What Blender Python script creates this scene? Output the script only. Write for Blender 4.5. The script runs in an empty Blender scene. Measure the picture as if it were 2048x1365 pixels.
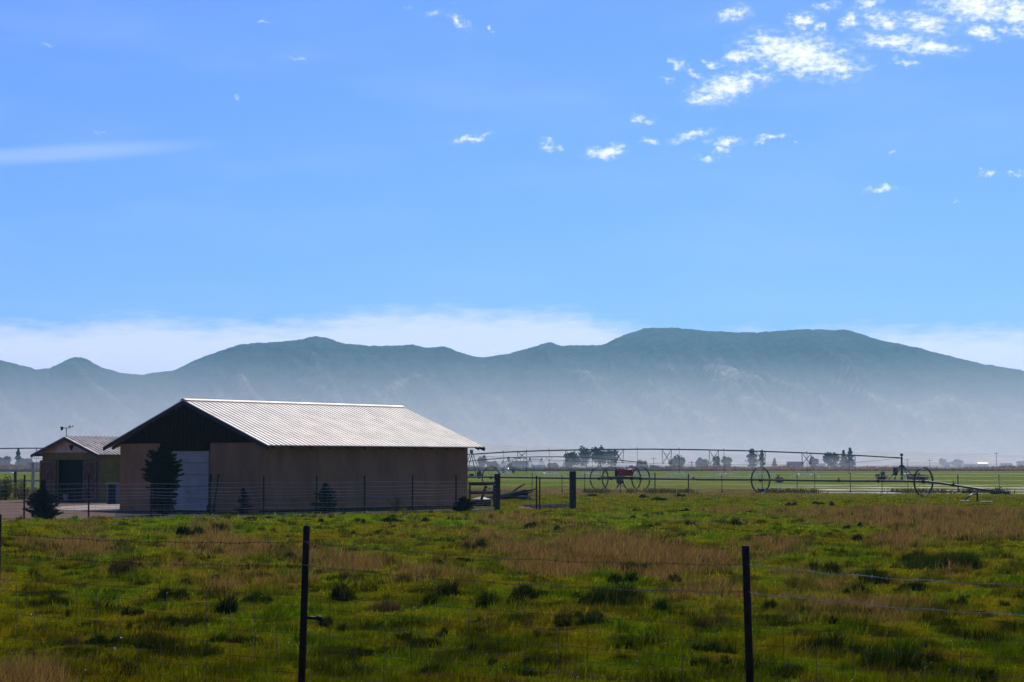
import bpy, bmesh, math, random
import numpy as np
from mathutils import Vector, Matrix

random.seed(7)
rng = np.random.default_rng(7)
R = math.radians
S = bpy.context.scene
COL = S.collection

# ---------------------------------------------------------------- camera
F = 4000.0                 # focal length in photograph pixels (2048 wide)
HZ = 925.0                 # horizon row
HC = 2.3                   # eye height
TILT = math.atan((HZ - 682.5) / F)
cd = bpy.data.cameras.new('camera')
cd.sensor_width = 36
cd.lens = 36 * F / 2048
cd.clip_start = 0.1
cd.clip_end = 30000
cam = bpy.data.objects.new('camera', cd)
cam.location = (0, 0, HC)
cam.rotation_euler = (R(90) + TILT, 0, 0)
COL.objects.link(cam)
S.camera = cam

# ---------------------------------------------------------------- light, exposure
SUN_EL, SUN_AZ = 46.0, 14.0        # azimuth clockwise from +Y (straight ahead)
SKY_STRENGTH = 0.10
S.view_settings.view_transform = 'Standard'
S.view_settings.look = 'None'
S.view_settings.gamma = 1
S.view_settings.exposure = 0.0
S.cycles.max_bounces = 6
S.cycles.transmission_bounces = 4
S.cycles.volume_bounces = 0
S.cycles.sample_clamp_indirect = 4
S.cycles.use_denoising = True
S.cycles.denoising_prefilter = 'ACCURATE'

sl = bpy.data.lights.new('sun', 'SUN')
sl.energy = 4.2
sl.angle = R(0.53)
sl.color = (1.0, 0.93, 0.82)
sun = bpy.data.objects.new('sun', sl)
sd = Vector((math.sin(R(SUN_AZ)) * math.cos(R(SUN_EL)), math.cos(R(SUN_AZ)) * math.cos(R(SUN_EL)), math.sin(R(SUN_EL))))
sun.rotation_euler = sd.to_track_quat('Z', 'Y').to_euler()
sun.location = (0, 0, 60)
COL.objects.link(sun)


def ray(px, py):
    a, b = px - 1024.0, 682.5 - py
    return (a, F * math.cos(TILT) - b * math.sin(TILT), F * math.sin(TILT) + b * math.cos(TILT))


def at(px, py, d):
    """world point seen at a photograph pixel, d metres ahead"""
    r = ray(px, py)
    k = d / r[1]
    return Vector((r[0] * k, d, HC + r[2] * k))


def gp(px, py, z=0.0):
    """ground point seen at a photograph pixel"""
    r = ray(px, py)
    k = (z - HC) / r[2]
    return Vector((r[0] * k, r[1] * k, z))


def project(x, y, z):
    zz = z - HC
    f = y * math.cos(TILT) + zz * math.sin(TILT)
    u = -y * math.sin(TILT) + zz * math.cos(TILT)
    return 1024 + F * x / f, 682.5 - F * u / f


def azel(px, py):
    r = Vector(ray(px, py)).normalized()
    return math.degrees(math.atan2(r.x, r.y)), math.degrees(math.asin(r.z))


# ---------------------------------------------------------------- world: sky and clouds
W = bpy.data.worlds.new('World')
S.world = W
W.use_nodes = True
nt = W.node_tree
nt.nodes.clear()


def N(t, kind, **kw):
    n = t.nodes.new(kind)
    ins = kw.pop('i', {})
    for k, v in kw.items():
        setattr(n, k, v)
    for k, v in ins.items():
        if hasattr(v, 'node'):
            t.links.new(v, n.inputs[k])
        else:
            n.inputs[k].default_value = v
    return n


def M(t, op, a, b=0.0, c=0.0, clamp=False):
    n = N(t, 'ShaderNodeMath', operation=op, use_clamp=clamp, i={0: a, 1: b, 2: c})
    return n.outputs[0]


def MR(t, v, a, b, c=0.0, d=1.0, smooth=True):
    n = N(t, 'ShaderNodeMapRange', interpolation_type='SMOOTHSTEP' if smooth else 'LINEAR', i={'Value': v, 'From Min': a, 'From Max': b, 'To Min': c, 'To Max': d})
    return n.outputs[0]


def MIX(t, f, a, b, mode='MIX'):
    n = N(t, 'ShaderNodeMix', data_type='RGBA', blend_type=mode)
    for k, v in ((0, f), (6, a), (7, b)):
        if hasattr(v, 'node'):
            t.links.new(v, n.inputs[k])
        else:
            n.inputs[k].default_value = v
    return n.outputs[2]


sky = N(nt, 'ShaderNodeTexSky', sky_type='NISHITA', sun_disc=False, sun_elevation=R(SUN_EL), sun_rotation=R(SUN_AZ),
        altitude=1500, air_density=1.0, dust_density=1.6, ozone_density=3.0)
tint = MIX(nt, 1.0, sky.outputs[0], (0.385, 0.64, 1.44, 1), 'MULTIPLY')
tc = N(nt, 'ShaderNodeTexCoord')
sx = N(nt, 'ShaderNodeSeparateXYZ', i={0: tc.outputs['Generated']})
az = M(nt, 'MULTIPLY', M(nt, 'ARCTAN2', sx.outputs[0], sx.outputs[1]), 57.29578)
el = M(nt, 'MULTIPLY', M(nt, 'ARCSINE', sx.outputs[2]), 57.29578)
P0 = N(nt, 'ShaderNodeCombineXYZ', i={0: az, 1: el}).outputs[0]
wn = N(nt, 'ShaderNodeTexNoise', i={'Vector': P0, 'Scale': 2.2, 'Detail': 4.0, 'Roughness': 0.6})
wv = N(nt, 'ShaderNodeVectorMath', operation='SUBTRACT', i={0: wn.outputs[1], 1: (0.5, 0.5, 0.5)})
wv2 = N(nt, 'ShaderNodeVectorMath', operation='MULTIPLY', i={0: wv.outputs[0], 1: (1.0, 0.55, 0)})
P = N(nt, 'ShaderNodeVectorMath', operation='ADD', i={0: P0, 1: wv2.outputs[0]}).outputs[0]
# each cloud: place (as seen), half sizes, turn, thinness
CL = [(1545, 92, 55, 24, 8, 0), (1600, 112, 90, 32, 10, -.2), (1668, 134, 52, 14, 6, 0), (1450, 176, 62, 24, -14, -.1), (1410, 198, 40, 13, -5, .25),
      (1520, 152, 40, 14, 12, .35), (1470, 27, 27, 13, 0, .0), (1603, 42, 22, 14, 0, .05), (1640, 58, 14, 9, 20, .2), (1702, 42, 17, 18, 0, 0),
      (1790, 84, 70, 15, 6, .05), (1868, 98, 52, 13, 4, 0), (1770, 42, 45, 18, 12, .12), (1850, 46, 50, 20, 14, .1), (1735, 8, 24, 12, 0, .1),
      (1950, 14, 72, 24, 8, -.15), (2035, 22, 44, 26, 20, -.1), (1968, 66, 32, 14, 14, .0), (2030, 62, 26, 12, 18, .2), (1478, 112, 34, 14, -8, .15),
      (1357, 130, 17, 12, 20, .12), (1425, 126, 20, 9, 16, .25), (1392, 150, 24, 8, 20, .4), (1335, 162, 16, 7, 8, .4), (1208, 304, 36, 12, -4, -.1),
      (1380, 272, 46, 9, -12, .15), (1302, 284, 20, 8, 0, .2), (1452, 284, 36, 9, 4, .12), (1532, 276, 32, 7, -4, .1), (1442, 300, 16, 9, 10, .2),
      (1416, 318, 22, 7, 0, .3), (1100, 290, 24, 12, 20, .3), (942, 276, 38, 8, -8, .12), (1286, 240, 24, 11, 10, .4), (1764, 380, 24, 7, 0, .05),
      (1974, 346, 14, 6, 0, .25), (2036, 349, 16, 5, 0, .3), (918, 46, 22, 12, 30, .1), (866, 28, 28, 9, -6, .25), (815, 16, 18, 6, 0, .35),
      (986, 53, 9, 7, 30, .3), (533, 39, 12, 6, 12, .3), (590, 118, 40, 8, 6, .5), (200, 262, 22, 6, 6, .35), (95, 90, 26, 6, 8, .5),
      (465, 191, 9, 5, 12, .4), (1780, 305, 14, 5, 0, .5), (1810, 125, 30, 8, 8, .3), (1588, 290, 8, 5, 0, .4), (1650, 12, 30, 10, 0, .4), (1910, 402, 20, 6, -10, .55)]
field = None
for (px, py, rx, ry, rot, off) in CL:
    a, e = azel(px, py)
    mp = N(nt, 'ShaderNodeMapping', vector_type='TEXTURE', i={'Vector': P, 'Location': (a, e, 0), 'Rotation': (0, 0, R(-rot)), 'Scale': (rx / 69.8, ry / 69.8, 1)})
    ln = N(nt, 'ShaderNodeVectorMath', operation='LENGTH', i={0: mp.outputs[0]}).outputs['Value']
    v = M(nt, 'ADD', ln, off + (0.35 if px < 880 else (0.12 if ry < 10 else 0.05)))
    field = v if field is None else M(nt, 'SMOOTH_MIN', field, v, 0.25)
cn = N(nt, 'ShaderNodeMapping', i={'Vector': P0, 'Scale': (1.0, 1.9, 1), 'Rotation': (0, 0, R(12))})
fn = N(nt, 'ShaderNodeTexNoise', i={'Vector': cn.outputs[0], 'Scale': 3.6, 'Detail': 8.0, 'Roughness': 0.56, 'Distortion': 0.1})
dens = M(nt, 'ADD', M(nt, 'SUBTRACT', 1.0, field), M(nt, 'MULTIPLY', M(nt, 'SUBTRACT', fn.outputs[0], 0.5), 2.9))
cm = MR(nt, dens, -0.45, 1.25)
cm = M(nt, 'MULTIPLY', cm, MR(nt, field, 2.1, 1.0))
veil = M(nt, 'MULTIPLY', MR(nt, field, 1.7, 0.5), MR(nt, fn.outputs[0], 0.38, 0.62, 0.05, 0.5))
cm = M(nt, 'MAXIMUM', cm, veil)
# the thin streak at the left
a0, e0 = azel(215, 305)
st = N(nt, 'ShaderNodeMapping', vector_type='TEXTURE', i={'Vector': P0, 'Location': (a0 - 1.6, e0 - 0.1, 0), 'Rotation': (0, 0, R(5.5)), 'Scale': (5.6, 0.34, 1)})
sl_ = N(nt, 'ShaderNodeVectorMath', operation='LENGTH', i={0: st.outputs[0]}).outputs['Value']
streak = M(nt, 'MULTIPLY', MR(nt, sl_, 1.0, 0.2), 0.17)
cm = M(nt, 'MAXIMUM', cm, streak)
# the low bank of cloud on the horizon: its top edge by azimuth
edge = [(-300, 650), (0, 640), (120, 650), (200, 640), (300, 630), (400, 644), (500, 642), (610, 640), (700, 622), (850, 616), (1000, 619), (1140, 621),
        (1230, 646), (1320, 662), (1620, 660), (1720, 656), (1900, 655), (2348, 656)]
A0, A1 = azel(-300, 640)[0], azel(2348, 640)[0]
cr = N(nt, 'ShaderNodeValToRGB', i={0: MR(nt, az, A0, A1, smooth=False)})
cre = cr.color_ramp.elements
while len(cre) > 1:
    cre.remove(cre[-1])
for k, (px, py) in enumerate(edge):
    a, e = azel(px, py)
    t_ = (a - A0) / (A1 - A0)
    q = cre.new(t_) if k else cre[0]
    q.position = t_
    q.color = (e / 10, e / 10, e / 10, 1)
bn = N(nt, 'ShaderNodeMapping', i={'Vector': P0, 'Scale': (0.6, 2.4, 1)})
bf = N(nt, 'ShaderNodeTexNoise', i={'Vector': bn.outputs[0], 'Scale': 1.8, 'Detail': 7.0, 'Roughness': 0.6})
eb = M(nt, 'SUBTRACT', M(nt, 'MULTIPLY', cr.outputs[0], 10.0), el)
band = MR(nt, M(nt, 'ADD', eb, M(nt, 'MULTIPLY', M(nt, 'SUBTRACT', bf.outputs[0], 0.5), 0.9)), -0.25, 0.60)
band = M(nt, 'MULTIPLY', band, 0.70)
k_ = 1.0 / SKY_STRENGTH
# very thin high veil, streaked along the wind
vmp = N(nt, 'ShaderNodeMapping', i={'Vector': P0, 'Scale': (0.10, 0.42, 1), 'Rotation': (0, 0, R(-9))})
vno = N(nt, 'ShaderNodeTexNoise', i={'Vector': vmp.outputs[0], 'Scale': 1.3, 'Detail': 6.0, 'Roughness': 0.5})
tint = MIX(nt, M(nt, 'MULTIPLY', MR(nt, vno.outputs[0], 0.42, 0.75), 0.07), tint, (0.95 * k_, 0.98 * k_, 1.2 * k_, 1))
c1 = MIX(nt, band, tint, (1.18 * k_, 1.08 * k_, 1.4 * k_, 1))
c2 = MIX(nt, M(nt, 'MULTIPLY', cm, 0.97), c1, (1.18 * k_, 1.18 * k_, 1.28 * k_, 1))
bg = N(nt, 'ShaderNodeBackground', i={'Color': c2, 'Strength': SKY_STRENGTH})
wo = N(nt, 'ShaderNodeOutputWorld', i={'Surface': bg.outputs[0]})
W.cycles.sampling_method = 'MANUAL'
W.cycles.sample_map_resolution = 512


# ---------------------------------------------------------------- materials
def mat(name, c, c2=None, rough=0.8, metal=0.0, scale=3.0, detail=5.0, bump=0.0, bscale=None, spec=0.1, stretch=None, lo=0.35, hi=0.65):
    m = bpy.data.materials.new(name)
    m.use_nodes = True
    t = m.node_tree
    b = t.nodes['Principled BSDF']
    b.inputs['Roughness'].default_value = rough
    b.inputs['Metallic'].default_value = metal
    b.inputs['Specular IOR Level'].default_value = spec
    if c2 is None:
        c2 = tuple(x * 0.75 for x in c)
    co = N(t, 'ShaderNodeTexCoord').outputs['Object']
    if stretch:
        co = N(t, 'ShaderNodeMapping', i={'Vector': co, 'Scale': stretch}).outputs[0]
    n = N(t, 'ShaderNodeTexNoise', i={'Vector': co, 'Scale': scale, 'Detail': detail, 'Roughness': 0.6})
    f = MR(t, n.outputs[0], lo, hi)
    t.links.new(MIX(t, f, (*c2, 1), (*c, 1)), b.inputs['Base Color'])
    if bump:
        n2 = N(t, 'ShaderNodeTexNoise', i={'Vector': co, 'Scale': bscale or scale * 6, 'Detail': 4.0})
        bp = N(t, 'ShaderNodeBump', i={'Strength': bump, 'Distance': 0.02, 'Height': n2.outputs[0]})
        t.links.new(bp.outputs[0], b.inputs['Normal'])
    return m


def leafmat(name, trans=0.45, rough=0.7, tmul=(1.0, 1.0, 1.0), gloss=0.0):
    """foliage whose own colour is stored per leaf in 'Col'"""
    m = bpy.data.materials.new(name)
    m.use_nodes = True
    t = m.node_tree
    t.nodes.clear()
    a = N(t, 'ShaderNodeAttribute', attribute_name='Col').outputs['Color']
    d = N(t, 'ShaderNodeBsdfDiffuse', i={'Color': a}).outputs[0]
    ta = MIX(t, 1.0, a, (*tmul, 1), 'MULTIPLY')
    tr = N(t, 'ShaderNodeBsdfTranslucent', i={'Color': ta}).outputs[0]
    s = N(t, 'ShaderNodeMixShader', i={0: trans, 1: d, 2: tr}).outputs[0]
    if gloss:
        g = N(t, 'ShaderNodeBsdfGlossy', i={'Color': (1, 1, 1, 1), 'Roughness': 0.45}).outputs[0]
        s = N(t, 'ShaderNodeMixShader', i={0: gloss, 1: s, 2: g}).outputs[0]
    N(t, 'ShaderNodeOutputMaterial', i={'Surface': s})
    return m


# ---------------------------------------------------------------- mesh builder
class MB:
    def __init__(s):
        s.v, s.f = [], []

    def box(s, c, size, ax=None):
        c = Vector(c)
        ax = ax or (Vector((1, 0, 0)), Vector((0, 1, 0)), Vector((0, 0, 1)))
        b = len(s.v)
        for i in (-1, 1):
            for j in (-1, 1):
                for k in (-1, 1):
                    s.v.append(c + ax[0] * (i * size[0] / 2) + ax[1] * (j * size[1] / 2) + ax[2] * (k * size[2] / 2))
        for q in ((0, 1, 3, 2), (4, 6, 7, 5), (0, 4, 5, 1), (2, 3, 7, 6), (0, 2, 6, 4), (1, 5, 7, 3)):
            s.f.append(tuple(b + x for x in q))
        return s

    def beam(s, p, q, w, h, up=Vector((0, 0, 1))):
        p, q = Vector(p), Vector(q)
        a = (q - p)
        L = a.length
        a.normalize()
        b = a.cross(up)
        if b.length < 1e-4:
            b = Vector((1, 0, 0))
        b.normalize()
        c = b.cross(a)
        return s.box((p + q) / 2, (L, w, h), (a, b, c))

    def tube(s, pts, r, n=6, cap=True):
        pts = [Vector(p) for p in pts]
        rr = r if isinstance(r, (list, tuple)) else [r] * len(pts)
        b0 = len(s.v)
        pu = None
        for i, p in enumerate(pts):
            a = pts[min(i + 1, len(pts) - 1)] - pts[max(i - 1, 0)]
            a.normalize()
            if pu is None:
                pu = a.orthogonal().normalized()
            u = (pu - a * pu.dot(a)).normalized()
            pu = u
            w = a.cross(u)
            for k in range(n):
                t = 2 * math.pi * k / n
                s.v.append(p + (u * math.cos(t) + w * math.sin(t)) * rr[i])
        for i in range(len(pts) - 1):
            for k in range(n):
                a, b = b0 + i * n + k, b0 + i * n + (k + 1) % n
                s.f.append((a, b, b + n, a + n))
        if cap:
            s.f.append(tuple(range(b0 + n - 1, b0 - 1, -1)))
            e = b0 + (len(pts) - 1) * n
            s.f.append(tuple(range(e, e + n)))
        return s

    def poly(s, pts):
        b = len(s.v)
        s.v += [Vector(p) for p in pts]
        s.f.append(tuple(range(b, b + len(pts))))
        return s

    def prism(s, pts, d):
        """polygon pushed along d"""
        b = len(s.v)
        n = len(pts)
        d = Vector(d)
        s.v += [Vector(p) for p in pts] + [Vector(p) + d for p in pts]
        s.f.append(tuple(range(b, b + n)))
        s.f.append(tuple(range(b + 2 * n - 1, b + n - 1, -1)))
        for i in range(n):
            j = (i + 1) % n
            s.f.append((b + i, b + n + i, b + n + j, b + j))
        return s

    def sphere(s, c, r, n=8, m=6, sq=(1, 1, 1)):
        c = Vector(c)
        b = len(s.v)
        s.v.append(c + Vector((0, 0, r * sq[2])))
        for i in range(1, m):
            for k in range(n):
                p, t = math.pi * i / m, 2 * math.pi * k / n
                s.v.append(c + Vector((r * sq[0] * math.sin(p) * math.cos(t), r * sq[1] * math.sin(p) * math.sin(t), r * sq[2] * math.cos(p))))
        s.v.append(c - Vector((0, 0, r * sq[2])))
        for k in range(n):
            s.f.append((b, b + 1 + k, b + 1 + (k + 1) % n))
            e = b + 1 + (m - 2) * n
            s.f.append((b + 1 + (m - 1) * n, e + (k + 1) % n, e + k))
        for i in range(m - 2):
            for k in range(n):
                q = b + 1 + i * n
                s.f.append((q + k, q + n + k, q + n + (k + 1) % n, q + (k + 1) % n))
        return s


def wloc(p):
    v = Vector((0, 0, 0))
    while p is not None:
        v = v + p.location
        p = p.parent
    return v


def obj(name, mb, m, parent=None, smooth=False, loc=None):
    """links ONE mesh object; vertices are given in world space"""
    me = bpy.data.meshes.new(name)
    base = wloc(parent) + (Vector(loc) - wloc(parent) if loc is not None else Vector((0, 0, 0)))
    me.from_pydata([tuple(v - base) for v in mb.v], [], mb.f)
    bmm = bmesh.new()
    bmm.from_mesh(me)
    bmesh.ops.recalc_face_normals(bmm, faces=bmm.faces)
    bmm.to_mesh(me)
    bmm.free()
    me.materials.append(m)
    if smooth:
        me.polygons.foreach_set('use_smooth', [True] * len(me.polygons))
    o = bpy.data.objects.new(name, me)
    COL.objects.link(o)
    if parent:
        o.parent = parent
        o.location = base - wloc(parent)
    else:
        o.location = base
    return o


def tag(o, label=None, cat=None, group=None, kind=None):
    for k, v in (('label', label), ('category', cat), ('group', group), ('kind', kind)):
        if v:
            o[k] = v
    return o


def thing(name, label, cat, loc, group=None):
    o = bpy.data.objects.new(name, None)
    o.empty_display_size = 0.2
    o.location = Vector(loc)
    COL.objects.link(o)
    return tag(o, label, cat, group)


def dup_part(o, offset, parent):
    c = o.copy()
    COL.objects.link(c)
    c.parent = parent
    c.location = o.location + Vector(offset)
    return c


def npmesh(name, verts, faces_n, loops, m, col=None, smooth=False, parent=None):
    """mesh from numpy arrays; faces_n = corner count per face"""
    me = bpy.data.meshes.new(name)
    me.vertices.add(len(verts))
    me.vertices.foreach_set('co', verts.astype(np.float32).ravel())
    me.loops.add(len(loops))
    me.loops.foreach_set('vertex_index', loops.astype(np.int32))
    me.polygons.add(len(faces_n))
    st = np.concatenate([[0], np.cumsum(faces_n)[:-1]]).astype(np.int32)
    me.polygons.foreach_set('loop_start', st)
    if smooth:
        me.polygons.foreach_set('use_smooth', np.ones(len(faces_n), bool))
    if col is not None:
        ca = me.color_attributes.new('Col', 'FLOAT_COLOR', 'POINT')
        c4 = np.ones((len(verts), 4), np.float32)
        c4[:, :3] = col
        ca.data.foreach_set('color', c4.ravel())
    me.materials.append(m)
    me.update(calc_edges=True)
    me.validate()
    o = bpy.data.objects.new(name, me)
    COL.objects.link(o)
    if parent:
        o.parent = parent
    return o


def vnoise(x, y, seed=0):
    """smooth value noise, vectorised, about -1..1"""
    xi, yi = np.floor(x).astype(np.int64), np.floor(y).astype(np.int64)
    fx, fy = x - xi, y - yi
    fx, fy = fx * fx * (3 - 2 * fx), fy * fy * (3 - 2 * fy)

    def h(a, b):
        n = (a * 374761393 + b * 668265263 + seed * 1442695041) & 0x7fffffff
        n = ((n ^ (n >> 13)) * 1274126177) & 0x7fffffff
        n = n ^ (n >> 16)
        return (n & 0xffff) / 32767.5 - 1.0
    return (h(xi, yi) * (1 - fx) + h(xi + 1, yi) * fx) * (1 - fy) + (h(xi, yi + 1) * (1 - fx) + h(xi + 1, yi + 1) * fx) * fy


def fbm(x, y, seed=0, o=4):
    s, a = 0, 0.5
    for k in range(o):
        s = s + a * vnoise(x, y, seed + k * 17)
        x, y, a = x * 2.03 + 11.3, y * 2.03 + 4.7, a * 0.5
    return s


def smooth01(x, a, b):
    t = np.clip((x - a) / (b - a), 0, 1)
    return t * t * (3 - 2 * t)


# ---------------------------------------------------------------- the pasture: where grass is dry, where it stands in tussocks
DRY = [(1200, 1108, 210, 28, 1), (1330, 1128, 150, 30, .9), (1080, 1128, 90, 24, .8), (700, 1130, 90, 24, .75), (455, 1100, 120, 20, .8), (150, 1100, 120, 18, .75),
       (170, 1055, 60, 9, .6), (430, 1052, 60, 9, .6), (620, 1112, 80, 20, .6), (1535, 1098, 90, 20, .7), (1850, 1033, 270, 18, .85), (1650, 1028, 160, 10, .6),
       (1950, 1062, 160, 20, .8), (0, 1378, 150, 40, .9), (1790, 1088, 70, 16, .6), (1020, 1042, 90, 12, .6), (1460, 1022, 70, 8, .5), (985, 1085, 60, 12, .6),
       (1720, 1228, 170, 20, .45), (445, 1178, 70, 24, .45), (0, 1165, 40, 20, .4), (1250, 1075, 120, 10, .5), (1120, 1055, 120, 8, .4), (300, 1140, 120, 14, .4),
       (1400, 1180, 90, 20, .4), (1900, 1140, 60, 16, .3), (880, 1150, 90, 20, .45), (1030, 990, 90, 6, .5), (1350, 990, 260, 5, .5), (560, 1165, 80, 16, .4), (1620, 1150, 80, 18, .4)]
TUS = [(385, 1066, 30, 9), (438, 1060, 22, 7), (250, 1140, 34, 10), (345, 1192, 38, 10), (450, 1215, 30, 14), (512, 1198, 32, 10), (370, 1244, 42, 8), (130, 1236, 16, 7),
       (265, 1228, 22, 7), (290, 1296, 26, 7), (400, 1306, 40, 9), (470, 1284, 48, 9), (690, 1195, 36, 15), (770, 1222, 48, 12), (840, 1208, 38, 13), (885, 1190, 34, 15),
       (805, 1162, 20, 9), (700, 1158, 18, 9), (932, 1096, 26, 8), (972, 1094, 22, 8), (1000, 1212, 56, 16), (1060, 1196, 40, 14), (1225, 1206, 76, 16), (1270, 1140, 38, 10),
       (1418, 1246, 44, 14), (1130, 1240, 24, 8), (1170, 1246, 66, 9), (1250, 1295, 24, 7), (1080, 1310, 38, 8), (850, 1290, 30, 7), (800, 1280, 22, 6), (1460, 1047, 24, 5),
       (1380, 1048, 12, 4), (1715, 1077, 18, 6), (1830, 1122, 42, 12), (1890, 1130, 70, 12), (1760, 1160, 46, 14), (1650, 1140, 34, 11), (1700, 1182, 34, 10), (1820, 1180, 38, 10),
       (1910, 1208, 24, 9), (1650, 1308, 56, 18), (1790, 1330, 60, 24), (1855, 1332, 40, 20), (1945, 1352, 44, 20), (2010, 1254, 28, 11), (1530, 1214, 24, 10), (1440, 1345, 40, 12),
       (1570, 1352, 50, 12), (850, 1042, 14, 4), (780, 1042, 22, 4), (1060, 1052, 16, 4), (1120, 1062, 16, 4), (560, 1100, 30, 6), (120, 1205, 40, 8), (1330, 1215, 36, 12), (640, 1250, 30, 8),
       (1250, 1162, 30, 8), (1340, 1160, 34, 8), (1360, 992, 12, 3), (1320, 1000, 14, 3), (1580, 1010, 14, 3), (1640, 1008, 12, 3), (1180, 992, 16, 3), (1290, 995, 12, 3)]
for k in range(110):
    py = 1010 + 350 * rng.random() ** 0.8
    s_ = (py - 925) / 230
    TUS.append((rng.uniform(-300, 2350), py, (5 + 22 * rng.random() ** 2) * s_ + 3, (1.5 + 3.2 * rng.random() ** 1.5) * s_ + 1))


def blobs(px, py, L):
    m = np.zeros_like(px)
    for b in L:
        r = ((px - b[0]) / b[2]) ** 2 + ((py - b[1]) / b[3]) ** 2
        s = b[4] if len(b) > 4 else 1.0
        m = np.maximum(m, s * np.clip(1.35 - r, 0, 1))
    return m


def field_masks(x, y):
    px, py = project(x, y, np.zeros_like(x))
    wx = fbm(x * 0.9, y * 0.35, 3) * 55 * (py - 900) / 230
    wy = fbm(x * 0.9 + 50, y * 0.35, 9) * 20 * (py - 900) / 230
    dry = blobs(px + wx, py + wy, DRY)
    n = fbm(x * 0.35, y * 0.12, 21)
    dry = np.clip(dry * (0.95 + 0.8 * fbm(x * 1.3, y * 0.6, 31)) + 0.6 * np.clip(n - 0.10, 0, 1), 0, 1)
    tus = blobs(px + wx * 0.12, py + wy * 0.12, TUS)
    return px, py, dry, tus


GREEN = np.array([0.185, 0.178, 0.003])
LUSH = np.array([0.122, 0.185, 0.003])
OLIVE = np.array([0.250, 0.168, 0.006])
DRYC = np.array([0.290, 0.185, 0.060])
DARK = np.array([0.016, 0.032, 0.001])


def lerp(a, b, t):
    return a + (b - a) * t[:, None]


def grass_colour(x, y):
    px, py, dry, tus = field_masks(x, y)
    n = fbm(x * 0.5, y * 0.2, 41)
    n2 = fbm(x * 2.2, y * 1.1, 57)
    c = lerp(GREEN[None].repeat(len(x), 0), LUSH[None], np.clip(0.5 + 1.6 * n, 0, 1))
    c = lerp(c, OLIVE[None], np.clip(0.25 + 1.5 * n2, 0, 0.8))
    # greener strip by the yard fence, its sunlit brightness put into the colour
    lush = np.clip(np.exp(-((py - 1040) / 22) ** 2) * (0.5 + n * 1.5), 0, 1)
    c = lerp(c, np.array([0.180, 0.270, 0.002])[None], lush * 0.9)
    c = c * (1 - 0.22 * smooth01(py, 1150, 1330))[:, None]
    c = lerp(c, DRYC[None] * 0.62, dry * 0.8)
    bare_or_shade = np.clip(fbm(x * 2.3, y * 0.9, 131, 5) * 5.0 - 0.85, 0, 1) * 0.9
    c = lerp(c, np.array([0.020, 0.026, 0.002])[None], bare_or_shade * (1 - 0.6 * dry))  # small shadow gaps between the grass, painted dark into its colour
    return c, dry, tus, py


def gz(x, y):
    """height of the ground"""
    near = smooth01(y, 14, 22) * (1 - smooth01(y, 78, 84))
    return near * (0.07 * fbm(x * 0.4, y * 0.3, 5, 3) + 0.09 * fbm(x * 1.3, y * 1.0, 6, 2))


# ground sheet -----------------------------------------------------
ys = [-400, -100, -20, 0, 8, 12]
y_ = 15.0
while y_ < 260:
    ys.append(y_)
    y_ += max(0.14, y_ * 0.0052)
while y_ < 3800:
    ys.append(y_)
    y_ *= 1.035
ys.append(3900)
xs = list(np.arange(-46, 46.01, 0.26))
e_ = 46.5
while e_ < 3300:
    xs = [-e_] + xs + [e_]
    e_ *= 1.12
xs = [-3300] + xs + [3300]
gx, gy = np.meshgrid(np.array(xs), np.array(ys))
nx, ny = len(xs), len(ys)
fx_, fy_ = gx.ravel(), gy.ravel()
fz_ = gz(fx_, fy_)
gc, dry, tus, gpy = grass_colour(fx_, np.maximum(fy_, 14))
gc = lerp(gc * 0.5, np.array([0.006, 0.009, 0.001])[None], np.clip(tus * 1.1, 0, 1) * 0.7)  # ground painted near black under tussocks, standing in for their shade
n_ = fbm(fx_ * 0.08, fy_ * 0.03, 71)
n3 = fbm(fx_ * 0.5, fy_ * 0.08, 73)
# beyond the wheel line: stubble, then the irrigated field, then the far plain
t1 = smooth01(fy_, 128, 150)
stub = np.array([0.125, 0.090, 0.028])[None] * (1 + 0.5 * n3[:, None])
gc = lerp(gc, stub, t1)
t2 = smooth01(fy_ + 8 * n_, 172, 186)
t2 = np.maximum(t2, t1 * smooth01(fx_, 18, 30) * 0.6)
irr = lerp(np.array([0.105, 0.145, 0.016])[None].repeat(len(fx_), 0), np.array([0.150, 0.165, 0.030])[None], np.clip(0.5 + 1.5 * n_ + n3, 0, 1))
gc = lerp(gc, irr, t2)
t3 = smooth01(fy_, 515, 530)
far = lerp(np.array([0.20, 0.15, 0.085])[None].repeat(len(fx_), 0), np.array([0.16, 0.17, 0.08])[None], np.clip(0.5 + 2 * fbm(fx_ * 0.004, fy_ * 0.01, 90), 0, 1))
gc = lerp(gc, far, t3)
verts = np.stack([fx_, fy_, fz_], 1)
ii = (np.arange(ny - 1)[:, None] * nx + np.arange(nx - 1)[None]).ravel()
loops = np.stack([ii, ii + 1, ii + nx + 1, ii + nx], 1).ravel()
gm = bpy.data.materials.new('pasture ground')
gm.use_nodes = True
t = gm.node_tree
b = t.nodes['Principled BSDF']
b.inputs['Roughness'].default_value = 0.95
b.inputs['Specular IOR Level'].default_value = 0.0
ca = N(t, 'ShaderNodeAttribute', attribute_name='Col').outputs['Color']
go = N(t, 'ShaderNodeTexCoord').outputs['Object']
na = N(t, 'ShaderNodeTexNoise', i={'Vector': go, 'Scale': 9.0, 'Detail': 6.0, 'Roughness': 0.7})
nb = N(t, 'ShaderNodeTexNoise', i={'Vector': go, 'Scale': 0.6, 'Detail': 6.0, 'Roughness': 0.65})
f1 = MR(t, na.outputs[0], 0.3, 0.7, 0.55, 1.45)
f2 = MR(t, nb.outputs[0], 0.3, 0.7, 0.75, 1.25)
vm = N(t, 'ShaderNodeVectorMath', operation='SCALE', i={0: ca, 'Scale': M(t, 'MULTIPLY', f1, f2)})
t.links.new(vm.outputs[0], b.inputs['Base Color'])
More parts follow.
